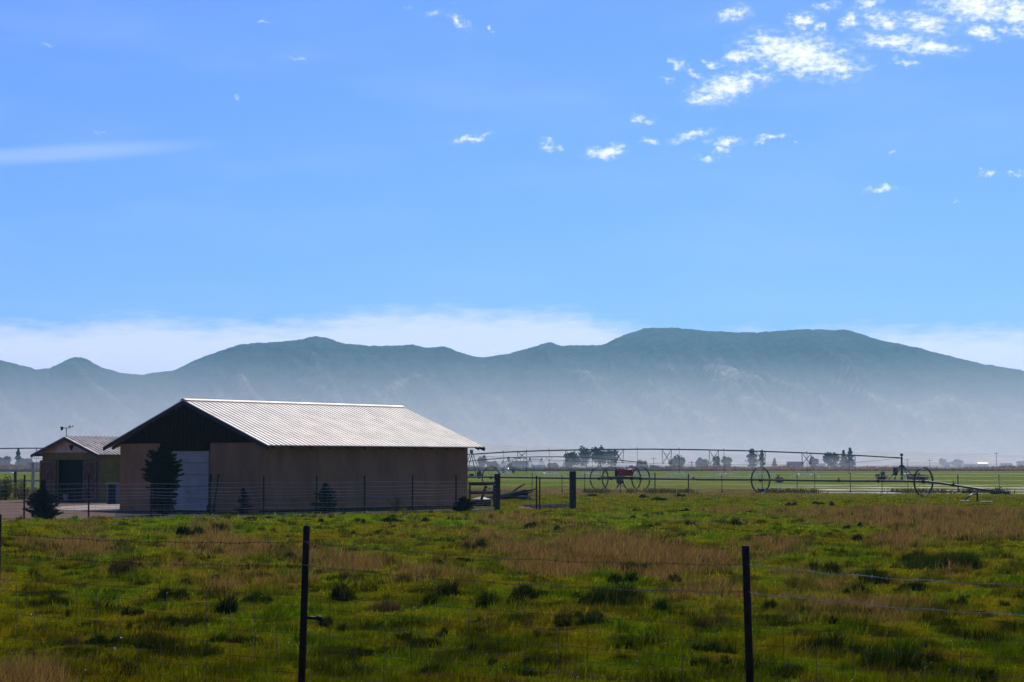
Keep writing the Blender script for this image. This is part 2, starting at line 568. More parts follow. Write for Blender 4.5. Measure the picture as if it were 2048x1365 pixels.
bp = N(t, 'ShaderNodeBump', i={'Strength': 0.8, 'Distance': 0.05, 'Height': na.outputs[0]})
t.links.new(bp.outputs[0], b.inputs['Normal'])
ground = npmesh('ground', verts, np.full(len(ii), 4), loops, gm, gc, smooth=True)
tag(ground, kind='structure')


# ---------------------------------------------------------------- grass blades
def blades(name, x, y, h, w, lean, col, m, label, cat, z0=None, group=None):
    n = len(x)
    z = gz(x, y) if z0 is None else z0
    a = rng.uniform(0, 2 * np.pi, n)
    cx, sx_ = np.cos(a), np.sin(a)
    la = rng.uniform(0, 2 * np.pi, n)
    lx, ly = np.cos(la) * lean * h, np.sin(la) * lean * h
    lx = lx + 0.12 * h
    V = np.zeros((n, 5, 3), np.float32)
    hw = w / 2
    base = np.stack([x, y, z - 0.01], 1)
    V[:, 0] = base + np.stack([-cx * hw, -sx_ * hw, 0 * x], 1)
    V[:, 1] = base + np.stack([cx * hw, sx_ * hw, 0 * x], 1)
    mid = base + np.stack([lx * 0.35, ly * 0.35, h * 0.6], 1)
    V[:, 2] = mid + np.stack([cx * hw * .8, sx_ * hw * .8, 0 * x], 1)
    V[:, 3] = mid + np.stack([-cx * hw * .8, -sx_ * hw * .8, 0 * x], 1)
    V[:, 4] = base + np.stack([lx, ly, h * np.sqrt(np.clip(1 - lean ** 2 * .4, 0.3, 1))], 1)
    k = np.arange(n)[:, None] * 5
    L = np.concatenate([k, k + 1, k + 2, k + 3, k + 3, k + 2, k + 4], 1).ravel()
    fn_ = np.tile(np.array([4, 3]), n)
    C = np.repeat(col, 5, 0)
    o = npmesh(name, V.reshape(-1, 3), fn_, L, m, C)
    return tag(o, label, cat, kind='stuff')


GM = leafmat('grass blades', 0.5, tmul=(1.15, 1.25, 0.6), gloss=0.0)
TM = leafmat('tussock blades', 0.22, tmul=(1.1, 1.2, 0.6))
DM = leafmat('dry grass blades', 0.4, tmul=(1.1, 1.0, 0.9))


def scatter(n, d0, d1, power=1.0, x0=-330, x1=2380):
    """random ground points in the wedge of field in front of the camera, thinning with distance"""
    u = rng.random(n)
    d = d0 * (d1 / d0) ** (u ** power)
    px = rng.uniform(x0, x1, n)
    return (px - 1024) / F * d, d


def off_yard(x, y):
    """False where the yard, barn and drive lie"""
    px, py = project(x, y, 0 * x)
    lim = np.interp(px, [-400, 0, 250, 330, 520, 940, 1000, 1001, 3000], [1041, 1040, 1036, 1029, 1029, 1020, 1018, 0, 0])
    return py > lim


x, y = scatter(330000, 18.5, 150)
k = off_yard(x, y)
x, y = x[k], y[k]
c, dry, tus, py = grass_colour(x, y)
h = (0.02 + 0.045 * rng.random(len(x)) ** 1.5) * (1 + 2.0 * np.clip(fbm(x * 1.9, y * 1.6, 101) * 1.6, 0, 1)) * (1 + dry)
w = np.maximum(0.007, y * 0.00032)
c = c * (0.4 + 1.2 * rng.random(len(x)))[:, None]
keep = tus < 0.3 + 0.7 * rng.random(len(x))
x, y, h, w, c = x[keep], y[keep], h[keep], w[keep], c[keep]
blades('grass', x, y, h, w, rng.uniform(0.2, 0.9, len(x)), c, GM, 'short green pasture grass covering the field', 'grass')

# tussocks: long leaves in clumps, their self-shade put into the dark colour
X, Y, Hh, Ww, Cc = [], [], [], [], []
for (px, py, rx, ry) in TUS:
    g = gp(px, py + ry * 0.3)
    d = g.y
    if not off_yard(np.array([g.x]), np.array([g.y]))[0]:
        continue
    wr = rx / F * d * 0.95
    dr = min(wr, 0.5 + wr * 0.55)
    hh = min(max(0.12, 2.4 * ry / F * d), 0.5)
    kdark = rng.random()
    br = rng.random() < 0.12
    ns = 2 + int(rng.integers(0, 3)) + int(wr > 0.6) * 3
    for q_ in range(ns):
        ox, oy = rng.uniform(-0.7, 0.7) * wr, rng.uniform(-0.7, 0.7) * dr
        f_ = rng.uniform(0.3, 0.62)
        w1, d1_c, h1 = wr * f_, dr * f_ * 1.1, hh * rng.uniform(0.55, 1.15)
        n = int(min(2200, 120 + 6500 * w1 * d1_c * (40 / d) ** 0.9))
        q = np.sqrt(rng.random(n)) * (1 + 0.25 * rng.normal(size=n))
        a = rng.uniform(0, 2 * np.pi, n)
        X.append(g.x + ox + np.cos(a) * q * w1)
        Y.append(g.y + oy + np.sin(a) * q * d1_c)
        Hh.append(h1 * (1.08 - 0.6 * np.clip(q, 0, 1) ** 2) * rng.uniform(0.4, 1.25, n))
        Ww.append(np.full(n, max(0.008, d * 0.00034)))
        base = DRYC * 0.4 if br else DARK * (1 + 1.2 * kdark ** 2) * rng.uniform(0.7, 1.3)
        tipb = (rng.random(n) < 0.12)[:, None]
        Cc.append(np.where(tipb, DRYC[None] * 0.7, base[None]) * rng.uniform(0.5, 1.5, n)[:, None])
# smaller, paler clumps everywhere between them
mx, my = scatter(2600, 18.5, 95)
kk = off_yard(mx, my)
mx, my = mx[kk], my[kk]
mc_, mdry, mt, mpy = grass_colour(mx, my)
for i in range(len(mx)):
    sz_ = rng.uniform(0.06, 0.26)
    hh = rng.uniform(0.07, 0.20) * (1 + 0.6 * mdry[i])
    n = int(40 + 260 * sz_ * (30 / my[i]) ** 0.6)
    q, a = np.sqrt(rng.random(n)), rng.uniform(0, 2 * np.pi, n)
    X.append(mx[i] + np.cos(a) * q * sz_ * 1.5)
    Y.append(my[i] + np.sin(a) * q * sz_)
    Hh.append(hh * (1.1 - 0.6 * q ** 2) * rng.uniform(0.5, 1.3, n))
    Ww.append(np.full(n, max(0.006, my[i] * 0.0003)))
    cb_ = mc_[i] * rng.uniform(0.5, 1.25)
    Cc.append(cb_[None] * rng.uniform(0.5, 1.6, n)[:, None])
X, Y, Hh, Ww, Cc = [np.concatenate(q) for q in (X, Y, Hh, Ww, Cc)]
blades('tussock_grass', X, Y, Hh, Ww, rng.uniform(0.1, 0.7, len(X)), Cc, TM, 'dark green tussocks of long grass dotted over the pasture', 'grass tussocks')

# tall dry seeding grass in the tan patches
x, y = scatter(620000, 18.5, 125)
k = off_yard(x, y)
x, y = x[k], y[k]
px, py, dry, tus = field_masks(x, y)
k = rng.random(len(x)) < np.clip(dry * 1.4 - 0.25 + 0.5 * fbm(x * 1.7, y * 0.8, 77), 0, 1)
x, y, dry = x[k], y[k], dry[k]
h = (0.10 + 0.26 * rng.random(len(x))) * (0.4 + 0.6 * dry) * (0.55 + 1.1 * np.clip(fbm(x * 1.4, y * 1.2, 201) * 1.6 + 0.3, 0, 1))
w = np.maximum(0.005, y * 0.0002)
mixc = rng.random(len(x))[:, None]
c = (np.array([0.34, 0.205, 0.075]) * mixc + np.array([0.22, 0.135, 0.015]) * (1 - mixc)) * rng.uniform(0.6, 1.35, len(x))[:, None]
blades('dry_grass', x, y, h, w, rng.uniform(0.1, 0.8, len(x)), c, DM, 'tan and reddish dry seed grass standing in patches', 'dry grass')


# ---------------------------------------------------------------- mountains
RIDGE = [(-900, 700), (-600, 690), (-300, 705), (-120, 712), (0, 722), (30, 727), (72, 739), (100, 737), (125, 725), (140, 717), (155, 714), (172, 718), (205, 737), (240, 746),
         (285, 750), (350, 740), (400, 716), (450, 698), (485, 688), (520, 686), (560, 684), (600, 679), (632, 672), (655, 677), (690, 688), (740, 692), (790, 692), (825, 690), (852, 696),
         (887, 692), (920, 706), (965, 716), (1010, 709), (1060, 696), (1100, 685), (1122, 692), (1160, 691), (1205, 690), (1250, 669), (1290, 657), (1350, 655), (1420, 662),
         (1490, 666), (1560, 662), (1610, 658), (1700, 661), (1760, 680), (1830, 694), (1880, 708), (1960, 727), (2048, 741), (2200, 760), (2400, 745), (2700, 760), (3000, 790)]


SPURS = [[(868, 694), (905, 735), (960, 775), (1000, 800), (1045, 838)], [(628, 682), (560, 715), (505, 742), (480, 760)], [(640, 700), (700, 760), (770, 800), (830, 850)],
         [(1100, 692), (1150, 730), (1230, 770), (1300, 805)], [(1610, 735), (1680, 770), (1760, 802), (1890, 852)], [(1740, 692), (1800, 720), (1850, 760)],
         [(1320, 732), (1420, 738), (1510, 752)], [(1850, 788), (1950, 812), (2060, 840)], [(852, 720), (815, 760), (750, 800)], [(50, 775), (120, 820), (210, 872)],
         [(1260, 780), (1340, 820), (1450, 850)], [(150, 720), (200, 770), (290, 810)], [(400, 730), (440, 790), (520, 840)], [(1490, 800), (1600, 840), (1720, 868)]]
CREST = None


def hillmesh(name, prof, d0, d1, d2, cols, rows, amp, seed, m, colf, power, label=None):
    rp = np.array(prof, float)
    P_ = np.linspace(rp[0, 0], rp[-1, 0], cols)
    ry = np.interp(P_, rp[:, 0], rp[:, 1])
    kk = np.ones(3) / 3
    ry[1:-1] = np.convolve(ry, kk, 'valid')
    ry = ry + 1.8 * fbm(P_ * 0.07, P_ * 0 + seed, seed, 3) + 1.6 * fbm(P_ * 0.35, P_ * 0 + 3, seed + 1, 2)
    ang = (P_ - 1024) / F
    depth_r = d1 * (1 + 0.05 * fbm(P_ * 0.004, P_ * 0 + 2, seed + 5, 3))
    zr = HC + (HZ - ry) / F * depth_r
    T = np.concatenate([np.linspace(0, 1, rows), np.linspace(1.06, 1.6, 6)])
    A, TT = np.meshgrid(ang, T)
    D = d0 + (depth_r[None] - d0) * np.minimum(TT, 1) + (TT > 1) * (TT - 1) * (d2 - d1) / 0.6
    Z = zr[None] * np.where(TT <= 1, TT ** power, np.maximum(0, 1 - (TT - 1) * 1.5))
    # spurs running down towards the plain
    PX = A * F + 1024
    sp = 1 - np.abs(fbm(PX * 0.0065 + TT * 2.1, TT * 1.3 + seed, seed + 2, 5)) * 3.4
    sp2 = fbm(PX * 0.022 + TT * 4.0, TT * 6.0, seed + 3, 6)
    w_ = np.sin(np.pi * np.clip(TT, 0, 1)) ** 0.8
    Z = Z + w_ * zr[None] * amp * (sp * 0.55 + sp2 * 0.5 - 0.35)
    # never above the ridge line as seen from the plain
    lim = HC + (zr - HC)[None] * D / depth_r[None] - 0.006 * D * (1 - TT) * 2
    Z = np.where(TT < 0.999, np.minimum(Z, lim), Z)
    Z = np.maximum(Z, -0.5 + 3.0 * (TT > 0.03))
    crest = np.zeros_like(Z)
    PYg = HZ - F * (Z - HC) / D
    jx = 7 * fbm(PX * 0.05, TT * 12, 44, 4)
    for pl in (SPURS if name == 'mountains' else []):
        for (xa, ya), (xb, yb) in zip(pl[:-1], pl[1:]):
            tt = np.clip(((PX - xa) * (xb - xa) + (PYg - ya) * (yb - ya)) / ((xb - xa) ** 2 + (yb - ya) ** 2), 0, 1)
            dd = np.hypot(PX + jx - xa - tt * (xb - xa), PYg + jx * .5 - ya - tt * (yb - ya))
            crest = np.maximum(crest, np.exp(-(dd / 7.5) ** 2))
    crest = crest * (1 - smooth01(TT, 0.6, 0.85))
    Z = Z + crest * 6.0 * np.clip(1 - TT, 0, 1)
    global CREST
    CREST = crest.ravel()
    V = np.stack([A * D, D, Z], 2).reshape(-1, 3)
    c = colf(PX.ravel(), TT.ravel(), Z.ravel(), (sp * w_).ravel(), sp2.ravel(), zr.max())
    r_, c_ = D.shape
    ii = (np.arange(r_ - 1)[:, None] * c_ + np.arange(c_ - 1)[None]).ravel()
    L = np.stack([ii, ii + 1, ii + c_ + 1, ii + c_], 1).ravel()
    o = npmesh(name, V, np.full(len(ii), 4), L, m, c, smooth=True)
    return tag(o, label, kind='structure')


def hillmat(name, sc):
    m = bpy.data.materials.new(name)
    m.use_nodes = True
    t = m.node_tree
    b = t.nodes['Principled BSDF']
    b.inputs['Roughness'].default_value = 1
    b.inputs['Specular IOR Level'].default_value = 0
    ca = N(t, 'ShaderNodeAttribute', attribute_name='Col').outputs['Color']
    co = N(t, 'ShaderNodeTexCoord').outputs['Object']
    n = N(t, 'ShaderNodeTexNoise', i={'Vector': co, 'Scale': sc, 'Detail': 8.0, 'Roughness': 0.7})
    vm = N(t, 'ShaderNodeVectorMath', operation='SCALE', i={0: ca, 'Scale': M(t, 'MULTIPLY', MR(t, n.outputs[0], 0.3, 0.7, 0.6, 1.4), MR(t, N(t, 'ShaderNodeTexNoise', i={'Vector': co, 'Scale': sc * 4, 'Detail': 4.0}).outputs[0], 0.35, 0.65, 0.7, 1.3))})
    t.links.new(vm.outputs[0], b.inputs['Base Color'])
    return m


def mount_col(px, t, z, sp, sp2, zm):
    hgt = np.clip(z / zm, 0, 1)
    forest = np.array([0.030, 0.045, 0.040])
    scrub = np.array([0.16, 0.15, 0.10])
    tan = np.array([0.26, 0.24, 0.17])
    f = np.clip(smooth01(hgt + sp2 * 0.2 - sp * 0.12, 0.05, 0.42), 0, 1)
    c = lerp(scrub[None].repeat(len(px), 0), forest[None], f)
    c = lerp(c, tan[None], 1 - smooth01(hgt + sp2 * 0.12, 0.0, 0.22))
    bare_or_shade = np.clip(sp * 1.7 - 1.05 + sp2 * 1.6, 0, 1) * (1 - smooth01(hgt, 0.55, 0.95))
    c = lerp(c, np.array([0.24, 0.21, 0.14])[None], bare_or_shade * 0.6)
    c = lerp(c, np.array([0.30, 0.25, 0.17])[None], np.clip(CREST * (0.8 + 1.8 * sp2), 0, 0.95))
    return c


hillmesh('mountains', RIDGE, 2250, 3150, 3850, 1500, 170, 0.30, 11, hillmat('mountain slopes', 0.02), mount_col, 1.35)


def foot_col(px, t, z, sp, sp2, zm):
    c = lerp(np.array([0.36, 0.27, 0.19])[None].repeat(len(px), 0), np.array([0.27, 0.25, 0.15])[None], np.clip(0.5 + sp2 * 2, 0, 1))
    return c


hillmesh('foothills', [(-900, 908), (-200, 905), (100, 903), (500, 893), (700, 887), (940, 887), (1010, 891), (1100, 894), (1200, 899), (1300, 906), (1420, 909), (1560, 911),
                       (1700, 906), (1760, 903), (1850, 905), (1950, 908), (2048, 911), (2300, 905), (2900, 900)], 1300, 1750, 2150, 300, 24, 0.15, 31, hillmat('dry foothill grass', 0.02), foot_col, 1.0)

# ---------------------------------------------------------------- haze
hb = MB().box((0, 1750, 158), (7000, 4500, 322))
hm = bpy.data.materials.new('pale air')
hm.use_nodes = True
t = hm.node_tree
t.nodes.clear()
vol = N(t, 'ShaderNodeVolumePrincipled', i={'Color': (0.42, 0.84, 1.0, 1), 'Density': 0.00015, 'Anisotropy': 0.45})
N(t, 'ShaderNodeOutputMaterial', i={'Volume': vol.outputs[0]})
hz = obj('haze', hb, hm)
tag(hz, 'thin pale haze lying over the whole valley', 'haze', kind='stuff')

# smoke and dust lying in the valley: a long bank, thickest at the plain, thinning out up the slopes
mp_ = [Vector((-3200, 430, 0.6)), Vector((-3200, 2700, 0.6))]
for k in range(14, -1, -1):
    th_ = 0.056 * k / 14
    yy_ = 2700 - 2270 * (1 - k / 14) ** 1.35
    mp_.append(Vector((-3200, yy_, max(1.2, 2.3 + th_ * yy_))))
mk = MB().prism(mp_, (6400, 0, 0))
mm = bpy.data.materials.new('valley mist')
mm.use_nodes = True
t = mm.node_tree
t.nodes.clear()
vol = N(t, 'ShaderNodeVolumePrincipled', i={'Color': (1.0, 1.0, 0.97, 1), 'Density': 0.00088, 'Anisotropy': 0.45})
N(t, 'ShaderNodeOutputMaterial', i={'Volume': vol.outputs[0]})
tag(obj('mist', mk, mm), 'bank of pale smoky mist lying at the foot of the mountains', 'mist', kind='stuff')

# ---------------------------------------------------------------- shared materials
STUCCO = mat('rough stucco', (0.31, 0.160, 0.072), (0.23, 0.118, 0.054), 0.95, scale=0.9, stretch=(1, 1, 0.35), bump=0.6, bscale=14, spec=0.1)
BROWN = mat('dark brown siding', (0.018, 0.006, 0.0035), (0.010, 0.0035, 0.002), 0.9, scale=2, stretch=(6, 6, .5), spec=0.02)
ROOF = mat('pale ribbed roof sheet', (0.60, 0.51, 0.375), (0.44, 0.37, 0.27), 0.5, metal=0.0, scale=0.8, stretch=(1, 1, 2), spec=0.5)
ROOF2 = mat('shed roof sheet', (0.58, 0.50, 0.39), (0.36, 0.31, 0.24), 0.6, metal=0.1, scale=1.5, spec=0.4)
SOFFIT = mat('weathered soffit board', (0.09, 0.07, 0.055), rough=0.9, scale=3)
FASCIA = mat('grey fascia', (0.035, 0.035, 0.03), rough=0.6, scale=3)
WHITE = mat('white painted panel', (0.31, 0.275, 0.235), (0.24, 0.21, 0.18), 0.55, scale=0.9, spec=0.4)
OLIVE_S = mat('olive metal siding', (0.22, 0.16, 0.03), (0.16, 0.115, 0.022), 0.7, scale=1.5)
GABLE_W = mat('faded pinkish board', (0.60, 0.42, 0.30), (0.46, 0.32, 0.23), 0.85, scale=2)
DOORW = mat('weathered red brown door boards', (0.15, 0.065, 0.035), (0.07, 0.04, 0.03), 0.9, scale=3, stretch=(4, 4, .6))
TRIMW = mat('bleached door trim', (0.20, 0.115, 0.07), (0.12, 0.07, 0.045), 0.9, scale=3)
BLACK = mat('black painted iron', (0.015, 0.014, 0.014), rough=0.55, scale=5)
RUST = mat('rusted steel post', (0.030, 0.015, 0.012), (0.014, 0.010, 0.009), 0.75, scale=6, bump=0.3)
WIRE = mat('galvanised wire', (0.22, 0.20, 0.19), (0.12, 0.08, 0.06), 0.4, metal=0.8, scale=4)
WIRED = mat('rusty wire', (0.10, 0.065, 0.05), (0.05, 0.03, 0.025), 0.6, metal=0.5, scale=4)
WIREM = mat('brown glinting barbed wire', (0.26, 0.17, 0.10), (0.10, 0.065, 0.04), 0.7, scale=3)  # middle span a little paler, its glint put into the colour
WIREL = mat('pale glinting barbed wire', (0.62, 0.50, 0.36), (0.30, 0.22, 0.15), 0.6, metal=0.0, scale=3)  # right span palest, sun glint put into the wire's colour
BRIGHTW = mat('bright tan wire', (0.55, 0.50, 0.44), (0.3, 0.26, 0.22), 0.35, metal=0.6, scale=0.7)  # paler tan strands of the yard fence
WOOD = mat('old grey timber', (0.060, 0.045, 0.036), (0.03, 0.022, 0.018), 0.9, scale=4, stretch=(3, 3, .5), bump=0.4)
WOODL = mat('silvered timber', (0.20, 0.165, 0.135), (0.10, 0.08, 0.065), 0.9, scale=4, bump=0.3)
ALU = mat('dull aluminium pipe', (0.10, 0.095, 0.085), (0.06, 0.055, 0.05), 0.42, metal=0.6, scale=3)
STEEL = mat('weathered galvanised steel', (0.06, 0.055, 0.05), (0.03, 0.028, 0.025), 0.3, metal=0.5, scale=2)
RED = mat('red engine cover', (0.42, 0.006, 0.010), (0.30, 0.004, 0.007), 0.5, scale=3, spec=0.2)
CONC = mat('pale concrete', (0.38, 0.32, 0.25), (0.28, 0.23, 0.18), 0.9, scale=1.5)
GRAVEL = mat('gravel', (0.19, 0.115, 0.07), (0.09, 0.055, 0.035), 1.0, scale=9, detail=8, bump=0.8, bscale=14, lo=0.4, hi=0.6)
DIRT = mat('soil darkened for shade', (0.060, 0.042, 0.034), (0.03, 0.022, 0.018), 1.0, scale=3, detail=8, bump=0.8)  # soil colour also carries the shade by the barn and inside the shed
BARK = mat('bark', (0.06, 0.045, 0.035), rough=0.95, scale=6, bump=0.4)
LEAF = leafmat('leaves', 0.35)
NEEDLE = leafmat('needles', 0.15)
WATER = bpy.data.materials.new('shallow water')
WATER.use_nodes = True
_t = WATER.node_tree
_b = _t.nodes['Principled BSDF']
_b.inputs['Base Color'].default_value = (0.05, 0.05, 0.035, 1)
_b.inputs['Roughness'].default_value = 0.42
_b.inputs['Specular IOR Level'].default_value = 1.0
_n = N(_t, 'ShaderNodeTexNoise', i={'Vector': N(_t, 'ShaderNodeTexCoord').outputs['Object'], 'Scale': 2.0, 'Detail': 4.0})
_bp = N(_t, 'ShaderNodeBump', i={'Strength': 0.25, 'Distance': 0.02, 'Height': _n.outputs[0]})
_t.links.new(_bp.outputs[0], _b.inputs['Normal'])
UP = Vector((0, 0, 1))

# ---------------------------------------------------------------- barn
BA = 0.89
U = Vector((math.cos(BA), math.sin(BA), 0))       # along the long wall, away
Vv = Vector((-math.sin(BA), math.cos(BA), 0))     # along the gable wall, to the left and away
C0 = Vector((-11.42, 91.0, 0))
BW, BL, BE, BR, OG, OE = 9.75, 14.55, 3.34, 5.18, 0.35, 0.85


def vpx(c0, px):
    a = px - 1024.0
    return (c0.x * F - a * c0.y) / (math.sin(BA) * F + a * math.cos(BA))


def B(u, v, z, c0=C0):
    return c0 + U * u + Vv * v + UP * z


def ribbed_slope(c0, v_eave, v_ridge, z_eave, z_ridge, u0, u1, pitch, rib, th):
    """one roof slope: sheet with raised ribs running down it"""
    mb = MB()
    a = B(0, v_eave, z_eave, c0)
    r = B(0, v_ridge, z_ridge, c0)
    dn = (a - r)
    nrm = U.cross(dn).normalized()
    if nrm.z < 0:
        nrm = -nrm
    prof = []
    n = int(round((u1 - u0) / pitch))
    p_ = (u1 - u0) / n
    for k in range(n):
        s0 = u0 + k * p_
        prof += [(s0, 0), (s0 + p_ * 0.62, 0), (s0 + p_ * 0.72, rib), (s0 + p_ * 0.90, rib)]
    prof.append((u1, 0))
    b0 = len(mb.v)
    for (s, hh) in prof:
        mb.v += [r + U * s + nrm * hh, a + U * s + nrm * hh]
    m_ = len(prof)
    for k in range(m_ - 1):
        i = b0 + 2 * k
        mb.f.append((i, i + 1, i + 3, i + 2))
    # underside
    q = len(mb.v)
    mb.v += [r + U * u0 - nrm * th, a + U * u0 - nrm * th, a + U * u1 - nrm * th, r + U * u1 - nrm * th]
    mb.f.append((q, q + 3, q + 2, q + 1))
    mb.f.append((b0, q, q + 1, b0 + 1))
    mb.f.append((b0 + 2 * m_ - 2, b0 + 2 * m_ - 1, q + 2, q + 3))
    mb.f.append(tuple([b0 + 1 + 2 * k for k in range(m_)][::-1] + [q + 1, q + 2][:0]) + (q + 1, q + 2) if False else (b0 + 1, q + 1, q + 2, b0 + 2 * m_ - 1))
    return mb, nrm


barn = thing('barn', 'large pale stucco barn with ribbed light metal roof and dark brown gable', 'barn', C0)
slope = (BR - BE) / (BW / 2)
WT = 0.2
d0_, d1_ = vpx(C0, 421), vpx(C0, 322)          # the big door, measured along the gable wall
ZB = 3.20                                      # top of stucco on the gable
# long wall, back wall, far gable
obj('wall', MB().box(B(BL / 2, WT / 2, BE / 2 - 0.06), (BL, WT, BE - 0.12), (U, Vv, UP)), STUCCO, barn)
obj('wall', MB().box(B(BL / 2, BW - WT / 2, BE / 2 - 0.06), (BL, WT, BE - 0.12), (U, Vv, UP)), STUCCO, barn)
obj('wall', MB().prism([B(BL - WT, WT, 0), B(BL - WT, BW - WT, 0), B(BL - WT, BW - WT, BE), B(BL - WT, BW / 2, BR - 0.12), B(BL - WT, WT, BE)], U * (WT - 0.004)), STUCCO, barn)
# front gable wall in two piers beside the door
obj('wall', MB().box(B(WT / 2 - 0.003, d0_ / 2, ZB / 2), (WT, d0_ - 0.006, ZB), (U, Vv, UP)), STUCCO, barn)
obj('wall', MB().box(B(WT / 2 - 0.003, (d1_ + BW) / 2, ZB / 2), (WT, BW - d1_ - 0.006, ZB), (U, Vv, UP)), STUCCO, barn)
ZD = 2.86
gb = MB()
zs = lambda v: BE + slope * (BW / 2 - abs(v - BW / 2)) - 0.10
gb.prism([B(-0.05, 0, ZB), B(-0.05, BW, ZB), B(-0.05, BW, zs(BW)), B(-0.05, BW / 2, zs(BW / 2)), B(-0.05, 0, zs(0))], U * 0.2)
gb.box(B(0.04, (d0_ + d1_) / 2, (ZD + ZB) / 2 - 0.001), (0.17, d1_ - d0_ - 0.004, ZB - ZD), (U, Vv, UP))
k = 0.1
while k < BW:
    lo = ZB + 0.01 if not (d0_ < k < d1_) else ZD + 0.01
    gb.box(B(-0.06, k, (lo + zs(k)) / 2), (0.03, 0.045, zs(k) - lo - 0.02), (U, Vv, UP))
    k += 0.3
obj('gable_siding', gb, BROWN, barn)
dm = MB()
nsec = 5
for k in range(nsec):
    z0, z1 = 0.05 + (ZD - 0.07) * k / nsec, 0.05 + (ZD - 0.07) * (k + 1) / nsec - 0.02
    dm.box(B(0.10, (d0_ + d1_) / 2, (z0 + z1) / 2), (0.06, d1_ - d0_ - 0.16, z1 - z0), (U, Vv, UP))
door = obj('door', dm, WHITE, barn)
for v_ in (d0_ + 0.04, d1_ - 0.04):
    obj('door_jamb', MB().box(B(0.05, v_, ZD / 2), (0.14, 0.076, ZD - 0.01), (U, Vv, UP)), TRIMW, door)
obj('door_handle', MB().box(B(0.05, d0_ + 1.5, 0.9), (0.04, 0.16, 0.04), (U, Vv, UP)), BLACK, door)
ze = BE - slope * OE
rm, n1 = ribbed_slope(C0, -OE, BW / 2, ze + 0.06, BR + 0.06, -OG, BL + OG, 0.305, 0.034, 0.05)
nr_ = n1.normalized()
for f_ in (0.36, 0.71):
    q0 = B(-OG, BW / 2, BR + 0.06).lerp(B(-OG, -OE, ze + 0.06), f_) + nr_ * 0.004
    rm.beam(q0, q0 + U * (BL + 2 * OG), 0.05, 0.012, nr_)
roof = obj('roof', rm, ROOF, barn)
rm2, n2 = ribbed_slope(C0, BW + OE, BW / 2, ze + 0.06, BR + 0.06, -OG, BL + OG, 0.305, 0.045, 0.05)
obj('roof', rm2, ROOF, barn)
cap = MB()
for s_ in (-1, 1):
    cap.beam(B(-OG - 0.02, BW / 2 + s_ * 0.11, BR + 0.105 - 0.035), B(BL + OG + 0.02, BW / 2 + s_ * 0.11, BR + 0.105 - 0.035), 0.26, 0.015, (UP + Vv * s_ * slope).normalized())
obj('ridge_cap', cap, ROOF, roof)
for v0 in (-OE, BW + OE):
    for u0_ in (-OG, BL + OG):
        obj('fascia', MB().beam(B(u0_, v0, ze - 0.08), B(u0_, BW / 2, BR - 0.08), 0.04, 0.17), FASCIA, roof)
k = 0.15
while k < BL:
    obj('rafter_tail', MB().beam(B(k, -OE + 0.08, ze - 0.055), B(k, 0.0, BE - 0.055), 0.05, 0.13), SOFFIT, roof)
    obj('rafter_tail', MB().beam(B(k, BW + OE - 0.08, ze - 0.055), B(k, BW, BE - 0.055), 0.05, 0.13), SOFFIT, roof)
    k += 1.2
ft = MB().box(B(BL / 2, -0.06, 0.06), (BL + 0.1, 0.12, 0.14), (U, Vv, UP))
obj('footing', ft, DIRT, barn)

for k, (px_, lean_, lab_) in enumerate([(430, 0.10, 'dark shovel handle leaning on the barn wall right of the white door'), (440, -0.06, 'dark post leaning on the barn wall, further right from the white door')]):
    v_ = vpx(C0, px_)
    q_ = B(-0.35, v_, 0)
    tl = MB().tube([q_, B(-0.10, v_ + lean_, 1.75)], 0.035, 6).box(q_ + UP * 0.16, (0.05, 0.2, 0.32), (U, Vv, UP))
    tag(obj('shovel' if k == 0 else 'leaning_post', tl, BLACK, None, loc=q_), lab_, 'shovel' if k == 0 else 'post')

# ---------------------------------------------------------------- shed with open doors
SC0 = Vector((-23.65, 115.0, 0))
SW, SL, SE, SR = 5.25, 8.0, 2.86, 3.74


def Bs(u, v, z):
    return B(u, v, z, SC0)


shed = thing('shed', 'small olive shed with pale ribbed roof and its double doors standing open', 'shed', SC0)
so0, so1 = vpx(SC0, 171), vpx(SC0, 117)
ss = (SR - SE) / (SW / 2)
SZ = 2.44
obj('wall', MB().box(Bs(SL / 2, 0.05, SE / 2), (SL, 0.1, SE - 0.02), (U, Vv, UP)), OLIVE_S, shed)
obj('wall', MB().box(Bs(SL / 2, SW - 0.05, SE / 2), (SL, 0.1, SE - 0.02), (U, Vv, UP)), OLIVE_S, shed)
obj('wall', MB().box(Bs(SL - 0.05, SW / 2, SE / 2), (0.1, SW - 0.21, SE), (U, Vv, UP)), OLIVE_S, shed)
w1 = MB()
w1.box(Bs(0.046, so0 / 2 + 0.05, SZ / 2), (0.1, so0 - 0.1, SZ), (U, Vv, UP))
w1.box(Bs(0.046, (so1 + SW) / 2 - 0.05, SZ / 2), (0.1, SW - so1 - 0.1, SZ), (U, Vv, UP))
w1.box(Bs(0.046, SW / 2, (SZ + SE) / 2), (0.1, SW - 0.204, SE - SZ), (U, Vv, UP))
k = 0.15
while k < SW:
    w1.box(Bs(-0.012, k, (SZ + SE) / 2), (0.02, 0.04, SE - SZ - 0.02), (U, Vv, UP))
    k += 0.25
obj('front_wall', w1, OLIVE_S, shed)
obj('corner_trim', MB().box(Bs(-0.02, 0.07, SE / 2), (0.05, 0.16, SE - 0.05), (U, Vv, UP)), TRIMW, shed)
obj('gable_board', MB().prism([Bs(-0.02, -0.05, SE + 0.01), Bs(-0.02, SW + 0.05, SE + 0.01), Bs(-0.02, SW / 2, SR - 0.01)], U * 0.1), GABLE_W, shed)
sm, _ = ribbed_slope(SC0, -0.45, SW / 2, SE - ss * 0.45 + 0.05, SR + 0.05, -0.5, SL + 0.3, 0.30, 0.06, 0.04)
sroof = obj('roof', sm, ROOF2, shed)
